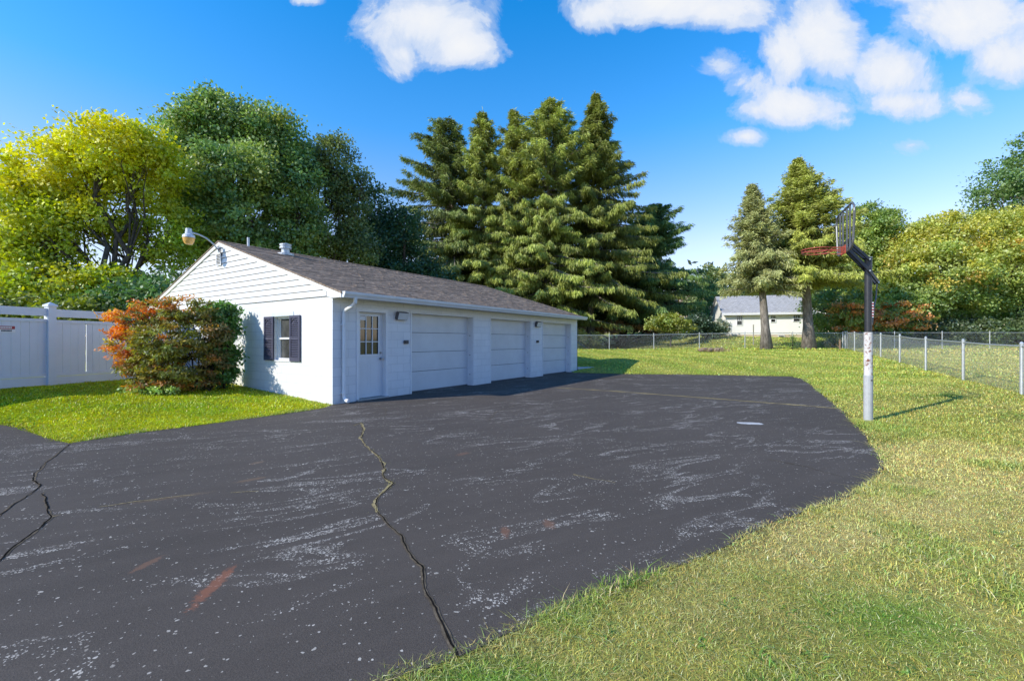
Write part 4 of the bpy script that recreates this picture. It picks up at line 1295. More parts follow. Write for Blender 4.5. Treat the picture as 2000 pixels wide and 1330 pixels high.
def lobe_px(px, py, rx, ry, Y, dY=0.0, ryd=None):
    """an ellipsoid given by its photo outline at depth Y"""
    c = P(px, py, Y+dY); k = (Y+dY)/F
    return (c.x, c.y, c.z, rx*k, (ryd if ryd else (rx*k*0.9)), ry*k)

def conifer(name, label, base, H, prof, rgb, z0=0.12, droop=0.35, n_br=170, per=26, spr=(0.55, 0.13), trunk_r=0.3, bark='barklight', group=None, seed=1,
            tipx=(0, 0), hang=0.75, sub=3, var=0.22, upper=0.62, drip=0.9, stub=0.0, dens=1.0, cmul=1.0, latk=0.26, spread=0.5, jit=0.10):
    """whorled branches with hanging needle sprays; prof(h in 0..1) -> branch reach in metres (may depend on azimuth)"""
    rng = np.random.default_rng(seed)
    base = np.array(base, float)
    R = empty(name, tuple(base)); tag(R, label, 'tree', group)
    mb = MB(tuple(base))
    npt = 9
    hh = np.linspace(0, 1, npt)
    ax = base[None]+np.stack([tipx[0]*hh**1.2, tipx[1]*hh**1.2, hh*H], 1)
    ax[0, 2] -= 0.2
    rad = trunk_r*(1-hh)**0.9+0.015; rad[0] *= 1.5
    mb.tube(ax, list(rad), 9)
    def axis(h): return base+np.array((tipx[0]*h**1.2, tipx[1]*h**1.2, h*H))
    Ps = []; As = []; Bs = []; Ls = []; Ws = []; Ts = []
    for b in range(n_br):
        h = z0+(1-z0)*(1-(1-(b+rng.random())/n_br)**1.0)
        h = min(h, 0.985)
        a = b*2.39996+rng.normal(0, 0.35)
        reach = prof(h, a)*(0.42+0.84*rng.random()**1.15)
        if reach < 0.12: reach = 0.12
        o = axis(h)
        k = 8; t = np.linspace(0, 1, k)
        dr = (droop*(1-h)**0.6 if h < upper else droop*0.25)*(0.55+0.9*rng.random())
        upt = 0.02+0.22*rng.random() if h < upper else 0.28+0.3*(h-upper)
        r = reach*t
        z = reach*(upt*t - dr*1.5*t**1.6 + dr*0.55*t**3.2)
        aa = a+rng.normal(0, 0.12)*t
        path = np.stack([o[0]+np.cos(aa)*r, o[1]+np.sin(aa)*r, o[2]+z], 1)
        br = 0.012+0.016*reach
        if reach > 0.5: mb.tube(path, list(np.linspace(br*1.1, 0.006, k)), 4, cap=False)
        m = max(4, int(per*dens*(0.35+reach/3.2)))
        u = 0.14+0.86*rng.random(m)**0.75
        f = u*(k-1); i0 = np.minimum(f.astype(int), k-2); fr = (f-i0)[:, None]
        pc = path[i0]*(1-fr)+path[i0+1]*fr
        side = np.stack([-np.sin(a)*np.ones(m), np.cos(a)*np.ones(m), np.zeros(m)], 1)
        fw = np.stack([np.cos(a)*np.ones(m), np.sin(a)*np.ones(m), np.zeros(m)], 1)
        sg = rng.choice((-1, 1), m)[:, None]
        lat = rng.random((m, 1))*latk*reach*(1.08-u[:, None])
        pc = pc+side*sg*lat+fw*rng.normal(0, 0.06, (m, 1))
        pc[:, 2] -= lat[:, 0]*0.35*dr*2
        tone = 1+var*(rng.random()*2-1)
        for q in range(sub):
            hg = hang*(1-h)**0.35
            A = unit(fw*spread*(0.8+0.6*rng.normal(0, 1, (m, 1)))+side*sg*spread*(0.8+0.6*rng.normal(0, 1, (m, 1)))+np.array((0, 0, -1.0))*hg*(0.6+1.1*rng.random((m, 1)))+np.array((0, 0, 0.35*(h > upper))))
            rd = unit(rng.normal(0, 1, (m, 3)))
            B = unit(np.cross(A, rd))
            L = spr[0]*(0.55+0.9*rng.random(m))*(0.45+0.55*min(1, reach/2.2))*(1.15-0.45*u)
            W = spr[1]*(0.6+0.8*rng.random(m))
            Ps.append(pc+rng.normal(0, jit, (m, 3))*np.array((1, 1, 1.3))); As.append(A); Bs.append(B); Ls.append(L); Ws.append(W)
            t_ = np.array(rgb)[None]*tone*(1+0.25*(rng.random((m, 1))*2-1))*(0.34+0.78*u[:, None])  # needles darken towards the trunk: inner crown shade painted in
            Ts.append(t_)
    # leader
    m = 26
    for q in range(2):
        hz = 0.93+0.075*rng.random(m)
        pc = np.array([axis(min(h, 1.0)) for h in hz])+rng.normal(0, 0.05, (m, 3))
        A = unit(rng.normal(0, 0.6, (m, 3))+np.array((0, 0, 0.7))); B = unit(np.cross(A, rng.normal(0, 1, (m, 3))))
        Ps.append(pc); As.append(A); Bs.append(B); Ls.append(spr[0]*0.6*(0.5+rng.random(m))); Ws.append(np.full(m, spr[1]*0.9)); Ts.append(np.array(rgb)[None]*np.ones((m, 1)))
    V, Q = leaf_quads(np.concatenate(Ps), np.concatenate(As), np.concatenate(Bs), np.concatenate(Ls), np.concatenate(Ws))
    T = np.concatenate(Ts)*np.array((3.5, 3.25, 2.2))*cmul
    np_mesh('crown', V, Q, np.repeat(T.clip(0.004, 0.9), 4, axis=0), M['needle'], R, tuple(base))
    mb.build('trunk', M[bark], R, smooth=True, fix=False)
    return R

def gbase(px, Y):
    x = (px-1000)/F*Y
    return (x, Y, zg(x, Y)-0.02)

# ------------------------------------------------------------------ trees left of and behind the garage
Y1 = 21.0
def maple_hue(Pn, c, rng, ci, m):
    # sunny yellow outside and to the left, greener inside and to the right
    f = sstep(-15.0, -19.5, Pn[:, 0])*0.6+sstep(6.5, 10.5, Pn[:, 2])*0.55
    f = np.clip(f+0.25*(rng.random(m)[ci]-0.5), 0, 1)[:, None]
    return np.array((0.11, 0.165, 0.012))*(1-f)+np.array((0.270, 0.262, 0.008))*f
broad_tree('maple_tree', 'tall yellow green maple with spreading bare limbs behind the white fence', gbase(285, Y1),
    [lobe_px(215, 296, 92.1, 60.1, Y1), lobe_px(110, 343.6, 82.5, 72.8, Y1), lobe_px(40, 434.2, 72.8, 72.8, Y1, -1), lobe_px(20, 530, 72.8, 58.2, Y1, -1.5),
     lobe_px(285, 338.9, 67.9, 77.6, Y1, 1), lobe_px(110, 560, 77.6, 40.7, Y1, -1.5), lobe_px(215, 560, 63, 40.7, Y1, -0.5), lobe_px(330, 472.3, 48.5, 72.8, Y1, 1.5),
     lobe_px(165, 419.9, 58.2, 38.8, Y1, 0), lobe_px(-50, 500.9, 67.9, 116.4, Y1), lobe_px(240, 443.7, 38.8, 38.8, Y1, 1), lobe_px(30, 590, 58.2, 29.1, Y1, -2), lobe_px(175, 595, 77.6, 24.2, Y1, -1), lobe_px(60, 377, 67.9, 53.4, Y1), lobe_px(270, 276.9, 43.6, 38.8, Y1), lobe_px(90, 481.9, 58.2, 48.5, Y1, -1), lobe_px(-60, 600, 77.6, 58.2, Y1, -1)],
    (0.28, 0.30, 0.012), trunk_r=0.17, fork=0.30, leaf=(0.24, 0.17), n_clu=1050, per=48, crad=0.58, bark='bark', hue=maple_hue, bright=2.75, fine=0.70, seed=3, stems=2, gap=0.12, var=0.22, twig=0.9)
Y2 = 27.0
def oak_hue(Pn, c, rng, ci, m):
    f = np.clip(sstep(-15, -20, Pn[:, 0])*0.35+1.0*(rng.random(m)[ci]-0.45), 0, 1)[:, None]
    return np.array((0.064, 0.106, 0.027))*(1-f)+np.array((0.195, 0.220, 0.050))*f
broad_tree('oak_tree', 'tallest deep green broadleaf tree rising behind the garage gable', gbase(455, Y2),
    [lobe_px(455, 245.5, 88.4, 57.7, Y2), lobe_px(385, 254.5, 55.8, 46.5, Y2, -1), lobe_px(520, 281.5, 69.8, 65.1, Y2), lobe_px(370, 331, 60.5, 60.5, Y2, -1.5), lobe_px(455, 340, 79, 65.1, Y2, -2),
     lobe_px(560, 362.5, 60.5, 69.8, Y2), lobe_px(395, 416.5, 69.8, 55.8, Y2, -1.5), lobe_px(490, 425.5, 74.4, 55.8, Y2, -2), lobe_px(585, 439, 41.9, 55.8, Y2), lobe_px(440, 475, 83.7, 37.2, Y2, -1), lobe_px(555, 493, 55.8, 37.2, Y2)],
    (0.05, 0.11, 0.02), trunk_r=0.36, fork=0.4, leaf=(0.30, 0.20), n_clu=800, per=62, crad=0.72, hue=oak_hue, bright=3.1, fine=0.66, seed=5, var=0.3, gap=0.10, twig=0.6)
Y3 = 30.0
broad_tree('ash_tree', 'loose grey green tree beside the tallest broadleaf behind the garage', gbase(655, Y3),
    [lobe_px(650, 308.8, 44.2, 38.6, Y3), lobe_px(690, 342.4, 29.4, 36.8, Y3), lobe_px(635, 385.6, 55.2, 50.6, Y3), lobe_px(690, 424, 36.8, 50.6, Y3), lobe_px(640, 462.4, 59.8, 41.4, Y3), lobe_px(705, 491.2, 32.2, 32.2, Y3), lobe_px(600, 337.6, 36.8, 55.2, Y3)],
    (0.095, 0.125, 0.035), trunk_r=0.22, leaf=(0.28, 0.17), n_clu=420, per=52, crad=0.65, bright=2.3, fine=0.66, seed=8, var=0.35, gap=0.24, twig=0.7)
Y4 = 33.0
broad_tree('evergreen_tree', 'low very dark tree between the broadleaf trees and the spruces', gbase(765, Y4),
    [lobe_px(735, 410, 40, 42, Y4), lobe_px(790, 450, 42, 45, Y4), lobe_px(745, 480, 55, 50, Y4), lobe_px(800, 520, 50, 40, Y4), lobe_px(740, 540, 60, 40, Y4), lobe_px(835, 545, 40, 35, Y4)],
    (0.022, 0.055, 0.018), trunk_r=0.25, leaf=(0.30, 0.18), n_clu=300, per=55, crad=0.85, fine=0.72, seed=9, var=0.3)
def bushy(name, label, px, Y, lobes, rgb, n_clu, seed, leaf=(0.22, 0.14), per=45, crad=0.5, group=None, cat='shrub', **kw):
    return broad_tree(name, label, gbase(px, Y), [lobe_px(*l, Y) if len(l) == 4 else lobe_px(*l[:4], Y, l[4]) for l in lobes], rgb, trunk_r=0.06, leaf=leaf, n_clu=n_clu, per=per, crad=crad, seed=seed, group=group, cat=cat, twig=0.2, fine=0.85, **kw)
bushy('shrub', 'dense yellowish green shrub just over the white fence under the maple', 60, 18.0, [(40, 606, 90, 28), (150, 608, 80, 24), (-60, 600, 80, 35)], (0.085, 0.105, 0.012), 130, 61)
bushy('shrub', 'dark green shrub between the maple trunk and the orange leaved bush', 270, 19.0, [(250, 590, 60, 35), (320, 575, 45, 45)], (0.045, 0.085, 0.02), 90, 62)

# ------------------------------------------------------------------ the spruce row
SPG = 'tall drooping spruces behind the garage'
def cone(rmax, p=0.8, top=0.0, skew=None, low=1.0):
    def f(h, a):
        r = rmax*((1-h)**p)*min(1, (1-h)/0.20)**0.22*(low+(1-low)*min(1, h/0.25)) + top*min(1, (1-h)*8)
        if skew is not None: r *= 1+skew[0]*math.cos(a)+skew[1]*math.sin(a)
        return r
    return f
def Hof(py, Y, b): return CAM_H+(664-py)/F*Y - b[2]
spr = [
 ('spruce_tree', 'leftmost spruce of the row with long open ragged branches', 893, 43.5, 236, cone(7.0, 0.42, skew=(-0.30, 0)), (0.070, 0.092, 0.030), 210, 0.08, 21, (-0.8, 0)),
 ('spruce_tree', 'slim spruce with pointed top second along the row from the garage gable end', 943, 42.5, 217, cone(5.2, 0.55), (0.080, 0.098, 0.028), 190, 0.08, 22, (0, 0)),
 ('spruce_tree', 'narrow spruce with shorter tip squeezed between two taller ones', 1000, 42.0, 214, cone(5.0, 0.55), (0.080, 0.095, 0.026), 180, 0.08, 23, (0.2, 0)),
 ('spruce_tree', 'broad round topped spruce beside the highest one', 1066, 41.5, 194, cone(5.8, 0.55, top=1.0), (0.085, 0.105, 0.030), 210, 0.08, 24, (0.4, 0)),
 ('spruce_tree', 'highest spruce with bare pale trunk standing at the chain link fence', 1153, 43.0, 181, cone(8.6, 0.80, skew=(0.12, -0.05)), (0.082, 0.100, 0.026), 270, 0.20, 25, (0.5, 0)),
]
for (nm, lb, px, Y, py, pf, rgb, nb, z0, sd_, tip) in spr:
    b = gbase(px, Y)
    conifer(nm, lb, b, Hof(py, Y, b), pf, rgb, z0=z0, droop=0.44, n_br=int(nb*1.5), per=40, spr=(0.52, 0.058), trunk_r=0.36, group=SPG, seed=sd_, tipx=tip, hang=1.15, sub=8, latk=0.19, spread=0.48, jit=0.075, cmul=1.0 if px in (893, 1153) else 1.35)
b = gbase(1212, 46.5)
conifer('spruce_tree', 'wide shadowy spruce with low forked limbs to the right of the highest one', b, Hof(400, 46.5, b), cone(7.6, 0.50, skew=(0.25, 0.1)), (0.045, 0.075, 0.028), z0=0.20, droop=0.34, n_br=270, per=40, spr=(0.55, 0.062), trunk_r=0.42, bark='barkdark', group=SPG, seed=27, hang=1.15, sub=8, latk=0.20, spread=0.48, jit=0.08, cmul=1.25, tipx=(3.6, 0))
# its low spreading limbs read as a fork above the fence
o = bpy.data.objects
mb = MB(b)
for (dx, dz, dy) in ((-3.4, 2.2, -0.6), (-2.2, 2.6, -1.0), (2.2, 2.7, -0.8), (3.6, 2.3, -0.4), (1.2, 3.2, -1.0), (-4.2, 1.3, -0.3)):
    q = limb_path((b[0], b[1], b[2]+0.35+0.25*random.random()), (b[0]+dx, b[1]+dy, b[2]+dz), -0.08, 7, 0.3)
    mb.tube(q, list(np.linspace(0.15, 0.05, 7)), 6, cap=False)
sp_dark = [x for x in bpy.data.objects if x.name.startswith('spruce_tree') and x.parent is None][-1]
mb.build('low_limbs', M['barkdark'], sp_dark, smooth=True, fix=False)

# ------------------------------------------------------------------ trees on the right
b = gbase(1497, 28.0)
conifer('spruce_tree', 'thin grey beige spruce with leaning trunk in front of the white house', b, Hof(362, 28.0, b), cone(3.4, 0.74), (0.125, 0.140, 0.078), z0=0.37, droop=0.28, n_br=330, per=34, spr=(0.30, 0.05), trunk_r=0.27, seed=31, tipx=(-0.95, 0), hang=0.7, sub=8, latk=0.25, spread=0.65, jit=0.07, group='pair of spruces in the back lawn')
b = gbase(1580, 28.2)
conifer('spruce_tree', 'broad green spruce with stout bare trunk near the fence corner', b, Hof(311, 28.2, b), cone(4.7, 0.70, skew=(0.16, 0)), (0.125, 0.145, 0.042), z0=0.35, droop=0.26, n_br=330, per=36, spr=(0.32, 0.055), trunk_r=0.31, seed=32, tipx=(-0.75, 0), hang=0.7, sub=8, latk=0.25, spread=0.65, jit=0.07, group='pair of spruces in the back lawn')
# low twiggy growth on the leaning trunk
Yh = 44.0
broad_tree('broadleaf_tree', 'rounded bright green tree directly behind the hoop', gbase(1690, 36.0),
    [lobe_px(1690, 440, 48, 40, 36), lobe_px(1720, 470, 40, 45, 36), lobe_px(1660, 490, 45, 50, 36), lobe_px(1700, 540, 55, 50, 36), lobe_px(1735, 440, 18, 30, 36)],
    (0.125, 0.165, 0.032), trunk_r=0.25, leaf=(0.30, 0.19), n_clu=330, per=60, crad=0.68, fine=0.66, seed=41, var=0.28)
YR = 34.5
def big_hue(Pn, c, rng, ci, m):
    f = np.clip(sstep(3.0, 9.0, Pn[:, 2])*0.75+0.45*(rng.random(m)[ci]-0.4), 0, 1)[:, None]
    o_ = (rng.random(m)[ci] < 0.05)[:, None]
    r = np.array((0.085, 0.135, 0.028))*(1-f)+np.array((0.235, 0.225, 0.035))*f
    return np.where(o_, np.array((0.30, 0.20, 0.035)), r)
broad_tree('broadleaf_tree', 'huge dense yellow green tree mass beyond the field with foliage close to the ground', gbase(1850, YR),
    [lobe_px(1800, 480, 55, 40, YR), lobe_px(1850, 460, 60, 40, YR), lobe_px(1770, 530, 40, 55, YR, -1), lobe_px(1830, 530, 75, 55, YR, -2), lobe_px(1790, 585, 55, 35, YR, -2), lobe_px(1880, 530, 60, 55, YR, -1), lobe_px(1860, 590, 60, 35, YR, -1)],
    (0.16, 0.18, 0.03), trunk_r=0.3, leaf=(0.26, 0.18), n_clu=560, per=62, crad=0.72, hue=big_hue, fine=0.72, seed=43, var=0.26, shell=0.7)
broad_tree('broadleaf_tree', 'large golden green tree at the edge of the view beyond the field', gbase(1990, YR-1),
    [lobe_px(1940, 450, 60, 38, YR), lobe_px(2010, 460, 70, 55, YR), lobe_px(1960, 520, 70, 55, YR, -1.5), lobe_px(2050, 530, 70, 70, YR), lobe_px(1930, 575, 60, 35, YR, -0.5), lobe_px(2010, 590, 70, 40, YR, -1)],
    (0.16, 0.18, 0.03), trunk_r=0.3, leaf=(0.26, 0.18), n_clu=520, per=62, crad=0.72, hue=big_hue, fine=0.72, seed=44, var=0.26, shell=0.7)
broad_tree('broadleaf_tree', 'tall darker tree rising behind the golden tree mass', gbase(1975, 42.0),
    [lobe_px(1975, 340, 50, 45, 42), lobe_px(2030, 320, 70, 60, 42), lobe_px(1930, 390, 35, 28, 42), lobe_px(1990, 410, 60, 40, 42), lobe_px(2000, 480, 60, 60, 42), lobe_px(2060, 400, 60, 70, 42)],
    (0.070, 0.115, 0.028), trunk_r=0.35, leaf=(0.36, 0.22), n_clu=260, per=55, crad=0.95, fine=0.72, seed=45, var=0.3, gap=0.15)
bushy('dogwood', 'layered shrub with orange tinted leaves behind the hoop pole', 1700, 31.0, [(1670, 600, 38, 18), (1660, 625, 40, 20), (1760, 605, 45, 20), (1720, 630, 50, 18), (1790, 625, 30, 16)],
      (0.15, 0.135, 0.03), 150, 46, leaf=(0.22, 0.14), per=50, crad=0.42, flat=0.5,
      hue=lambda Pn, c, rng, ci, m: np.where((rng.random(m)[ci] < 0.42)[:, None], np.array((0.36, 0.155, 0.045)), np.array((0.12, 0.155, 0.028))))
bushy('shrub', 'leafy green shrub filling the gap below the hoop behind the fence corner', 1640, 32.5, [(1610, 610, 40, 38), (1655, 580, 40, 40), (1640, 640, 45, 20), (1720, 640, 50, 20)], (0.085, 0.125, 0.028), 150, 47)
bushy('shrub', 'dark undergrowth shrub below the huge tree mass', 1800, 32.0, [(1770, 640, 45, 18), (1830, 650, 45, 18), (1890, 640, 50, 22)], (0.035, 0.055, 0.02), 120, 48)
bushy('shrub', 'dark leafy shrub along the far fence at the edge of the view', 1960, 31.5, [(1940, 645, 45, 20), (1990, 640, 40, 25), (2050, 635, 60, 30)], (0.05, 0.075, 0.022), 120, 49)
# trees far behind the white house and between the groups
bushy('cypress_tree', 'upright clipped green evergreen behind the white house gable', 1380, 50.0, [(1383, 575, 24, 30), (1375, 600, 26, 30), (1380, 620, 26, 30), (1388, 552, 14, 18)], (0.075, 0.115, 0.028), 110, 50, crad=0.4, cat='tree')
bushy('broadleaf_tree', 'distant sunlit tree above the brown roofed house', 1375, 60.0, [(1360, 560, 28, 22), (1395, 545, 22, 22), (1385, 530, 15, 14), (1350, 590, 20, 15), (1410, 560, 30, 30)], (0.11, 0.13, 0.04), 110, 51, leaf=(0.4, 0.28), crad=0.8, cat='tree')
broad_tree('broadleaf_tree', 'dim wide tree far behind the white house', gbase(1600, 62.0), [lobe_px(1560, 560, 55, 50, 62), lobe_px(1640, 560, 60, 60, 62), lobe_px(1480, 560, 60, 45, 62), lobe_px(1720, 580, 60, 60, 62)], (0.07, 0.10, 0.03), trunk_r=0.3, leaf=(0.45, 0.3), n_clu=240, per=50, crad=1.2, seed=52)
bushy('shrub', 'bright yellow green bush under the dark spruce by the back fence', 1310, 34.5, [(1290, 632, 32, 13), (1330, 636, 28, 12), (1310, 622, 25, 10)], (0.13, 0.145, 0.02), 80, 53, crad=0.35)
bushy('shrub', 'large dark green shrub in front of the white house gable', 1380, 37.0, [(1362, 634, 24, 20), (1392, 645, 18, 12), (1350, 640, 18, 16)], (0.028, 0.05, 0.022), 110, 54, crad=0.4)
bushy('shrub', 'pale leaved shrub against the white house corner', 1405, 38.5, [(1406, 636, 10, 12), (1412, 642, 10, 10)], (0.15, 0.16, 0.11), 40, 55, crad=0.3)
bushy('brush', 'tan dry brush behind the forked dark spruce', 1245, 46.0, [(1245, 625, 30, 18), (1200, 635, 30, 14), (1275, 640, 25, 12), (1160, 640, 25, 12)], (0.30, 0.20, 0.11), 110, 56, crad=0.5, leaf=(0.35, 0.12), cat='brush')
bushy('brush', 'low yellowish weeds behind the bare spruce trunk', 1145, 41.0, [(1135, 655, 14, 12), (1165, 660, 12, 10), (1120, 650, 14, 12)], (0.27, 0.25, 0.07), 50, 57, crad=0.35, cat='brush')
broad_tree('broadleaf_tree', 'dark tree far behind the spruce row filling the gaps', gbase(1010, 56.0), [lobe_px(930, 560, 60, 60, 56), lobe_px(1040, 560, 70, 70, 56), lobe_px(860, 580, 50, 50, 56), lobe_px(1150, 590, 70, 50, 56), lobe_px(1240, 580, 60, 50, 56)], (0.035, 0.055, 0.022), trunk_r=0.3, leaf=(0.5, 0.32), n_clu=260, per=50, crad=1.3, seed=58)
def woods():
    """one far mass of trees closing the horizon: nobody could count them"""
    rng = np.random.default_rng(77)
    Ps = []; T = []
    for k in range(900):
        a = math.radians(-62+124*rng.random()); d = 95+35*rng.random()
        x, y = d*math.sin(a), d*math.cos(a)+6
        z = zg(x, y)
        h = 8+6*rng.random()
        n = 34
        Ps.append(np.array((x, y, z+h*0.5))+rng.normal(0, 1, (n, 3))*np.array((2.0, 2.0, h*0.28)))
        T.append(np.tile(np.array((0.045, 0.065, 0.028))*(0.6+0.8*rng.random()), (n, 1)))
    Pn = np.concatenate(Ps); T = np.concatenate(T); n = len(Pn)
    Pn[:, 2] = np.maximum(Pn[:, 2], 2.2)
    A = unit(rng.normal(0, 1, (n, 3))); B = unit(np.cross(A, rng.normal(0, 1, (n, 3))))
    V, Q = leaf_quads(Pn, A, B, 1.6*(0.6+0.8*rng.random(n)), 1.1*(0.6+0.8*rng.random(n)))
    o = np_mesh('woods', V, Q, np.repeat(T, 4, axis=0), M['leaf'])
    tag(o, 'dark belt of far off woods along the horizon', 'woods', kind='stuff')
woods()

# ------------------------------------------------------------------ the bush by the garage gable
def acer_hue(Pn, c, rng, ci, m):
    x, z = Pn[:, 0], Pn[:, 2]
    q = np.clip(sstep(-8.3, -9.2, x)*0.85*sstep(0.7, 1.1, z)+sstep(1.7, 2.4, z)*0.55*sstep(-7.3, -8.4, x)+sstep(0.9, 0.3, z)*0.15, 0, 1)
    q = np.clip(q+0.05+0.70*(rng.random(m)[ci]-0.5), 0, 1)[:, None]
    inner = np.array((0.120, 0.128, 0.020)); rust = np.array((0.24, 0.10, 0.022)); hot = np.array((0.62, 0.155, 0.022))
    g = sstep(-7.6, -6.9, x)[:, None]
    inner = inner*(1-g)+np.array((0.10, 0.085, 0.024))*g
    lo = inner*(1-sstep(0.15, 0.45, q))+rust*sstep(0.15, 0.45, q)
    r = lo*(1-sstep(0.5, 0.9, q))+hot*sstep(0.5, 0.9, q)
    gold = (rng.random(m)[ci] < 0.10)[:, None]
    return np.where(gold, np.array((0.26, 0.21, 0.025))*(0.6+0.6*q), r)
YB = 10.25
bb = gbase(335, YB)
bb = (bb[0], bb[1], zg(bb[0], bb[1])-0.02)
broad_tree('maple_bush', 'orange and bronze leaved rounded maple bush in front of the garage gable', bb,
    [lobe_px(262, 625, 42, 28, YB), lobe_px(305, 612, 40, 28, YB, 0.2), lobe_px(362, 605, 50, 26, YB, 0.3), lobe_px(248, 672, 38, 30, YB), lobe_px(320, 665, 58, 36, YB, -0.3), lobe_px(395, 650, 48, 40, YB, 0.4), lobe_px(290, 715, 42, 26, YB, -0.2),
     lobe_px(330, 730, 44, 22, YB, -0.2), lobe_px(405, 700, 38, 40, YB, 0.5), lobe_px(318, 748, 44, 12, YB, -0.1), lobe_px(385, 742, 40, 16, YB, 0.3), lobe_px(292, 742, 34, 18, YB, -0.3), lobe_px(318, 695, 38, 36, YB), lobe_px(265, 705, 34, 24, YB, -0.1)],
    (0.2, 0.1, 0.03), trunk_r=0.035, fork=0.12, leaf=(0.085, 0.034), n_clu=540, per=58, crad=0.155, mat='redleaf', bark='barkdark', hue=acer_hue, bright=2.4, seed=71, cat='bush', stems=3, flat=0.42, shell=0.5, var=0.4, gap=0.0, twig=0.6)
Yv = 11.1
broad_tree('shrub', 'tall dark green shrub against the garage gable beside the orange bush', gbase(436, Yv),
    [lobe_px(430, 612, 28, 20, Yv), lobe_px(440, 640, 22, 30, Yv), lobe_px(436, 685, 24, 36, Yv), lobe_px(430, 728, 26, 30, Yv), lobe_px(446, 605, 14, 12, Yv)],
    (0.055, 0.115, 0.020), trunk_r=0.03, fork=0.2, leaf=(0.085, 0.055), n_clu=190, per=60, crad=0.18, bark='barkdark', seed=73, cat='shrub', stems=2, var=0.35, shell=0.35)
broad_tree('ground_plant', 'pale leafy weeds at the foot of the orange bush', gbase(300, 9.9), [lobe_px(290, 756, 36, 7, 9.9), lobe_px(318, 762, 24, 5, 9.8)], (0.20, 0.26, 0.06), trunk_r=0.006, fork=0.2, leaf=(0.07, 0.045), n_clu=46, per=26, crad=0.10, seed=74, cat='weeds', limbs=True, twig=0.1)

# ------------------------------------------------------------------ basketball hoop
hz = zg(6.10, 7.54)
HB = Vector((6.10, 7.54, hz))
HP = empty('basketball_hoop', HB); tag(HP, 'old basketball hoop on a peeling grey, white and black pole beside the asphalt', 'basketball hoop')
def zpx(py, Y=7.54): return CAM_H-(py-664)/F*Y
z_sl, z_bl, z_top = zpx(733), zpx(648), zpx(503)
mb = MB(HB); mb.tube([HB-Vector((0, 0, 0.3)), Vector((HB.x, HB.y, z_sl)), Vector((HB.x, HB.y, z_sl+0.01))], [0.067, 0.067, 0.062], 18); mb.build('pole_sleeve', M['greysleeve'], HP, smooth=False)
mb = MB(HB); mb.tube([(HB.x, HB.y, z_sl+0.011), (HB.x, HB.y, z_bl)], 0.062, 18); mb.build('pole_middle', M['rustwhite'], HP)
mb = MB(HB); mb.tube([(HB.x, HB.y, z_bl+0.001), (HB.x, HB.y, z_top)], 0.054, 18); pl = mb.build('pole_top', M['blackpaint'], HP)
mb = MB(HB); mb.tube([(HB.x, HB.y-0.0, z_top+0.001), (HB.x, HB.y, z_top+0.012)], 0.058, 18); mb.build('pole_cap', M['metal'], HP)
mb = MB(HB); mb.tube([(HB.x, HB.y-0.067, zpx(741)), (HB.x, HB.y-0.08, zpx(741))], 0.014, 8); mb.build('bolt', M['darkgrey'], HP)
# board frame: width runs away from the viewer, face turned to the paving
BW = Vector((0.41, 0.912, 0)).normalized(); BN = Vector((-BW.y, BW.x, 0))
BC = Vector((5.67, 7.50, 0))
bz0, bz1 = zpx(490, 7.4), zpx(398, 7.2)
bzm = (bz0+bz1)/2
def bp(w, z, n=0.0): return BC+BW*w+BN*n+Vector((0, 0, z))
mb = MB(HB)
# rounded outer frame of the fan shaped board
half = 0.54
ring = []
def corner_(cw, cz, r, a0, a1):
    for k in range(7):
        a = math.radians(a0+(a1-a0)*k/6); ring.append((cw+r*math.cos(a), cz+r*math.sin(a)))
rr = 0.16
corner_(half-rr, bz1-rr, rr, 0, 90); corner_(-half+rr, bz1-rr, rr, 90, 180); corner_(-half+rr+0.06, bz0+rr, rr, 180, 270); corner_(half-rr-0.06, bz0+rr, rr, 270, 360)
ring.append(ring[0])
mb.tube([bp(w, z) for w, z in ring], 0.017, 8, cap=False)
bf = mb.build('backboard_frame', M['greybar'], HP)
for w in (-0.30, -0.12, 0.12, 0.30):
    mb = MB(HB); mb.bar(bp(w, bz0+0.01), bp(w, bz1-0.01), 0.022, 0.022, up=BN); mb.build('backboard_bar', M['greybar'], HP)
mb = MB(HB); mb.bar(bp(-0.30, bz0+0.17, -0.02), bp(0.30, bz0+0.17, -0.02), 0.03, 0.05); mb.bar(bp(-0.25, bz0+0.04, -0.02), bp(0.25, bz0+0.04, -0.02), 0.03, 0.05)
mb.build('cross_bar', M['blackpaint'], HP)
# rim
rz_ = zpx(484.5, 7.55)
mb = MB(HB)
cc = BC+BN*0.40
def rimpt(a, r, dz): return cc+(BN*math.cos(a)+BW*math.sin(a))*r+Vector((0, 0, rz_+dz))
for (r, dz) in ((0.229, 0.0), (0.222, -0.045)):
    mb.tube([rimpt(2*math.pi*k/32, r, dz) for k in range(33)], 0.0085, 8, cap=False)
for k in range(12):
    a = 2*math.pi*k/12; mb.tube([rimpt(a, 0.229, 0.0), rimpt(a, 0.215, -0.024), rimpt(a, 0.222, -0.045)], 0.004, 5)
for s in (-1, 1):
    mb.tube([bp(s*0.10, rz_-0.01, 0.02), cc+BN*(-0.19)+BW*s*0.12+Vector((0, 0, rz_))], 0.010, 6)
    mb.tube([bp(s*0.08, rz_-0.09, 0.02), cc+BN*(-0.10)+BW*s*0.19+Vector((0, 0, rz_-0.045))], 0.008, 6)
mb.obox(bp(0, rz_-0.04, 0.022), BW, BN, (0, 0, 1), 0.13, 0.006, 0.07)
mb.build('rim', M['rim'], HP)
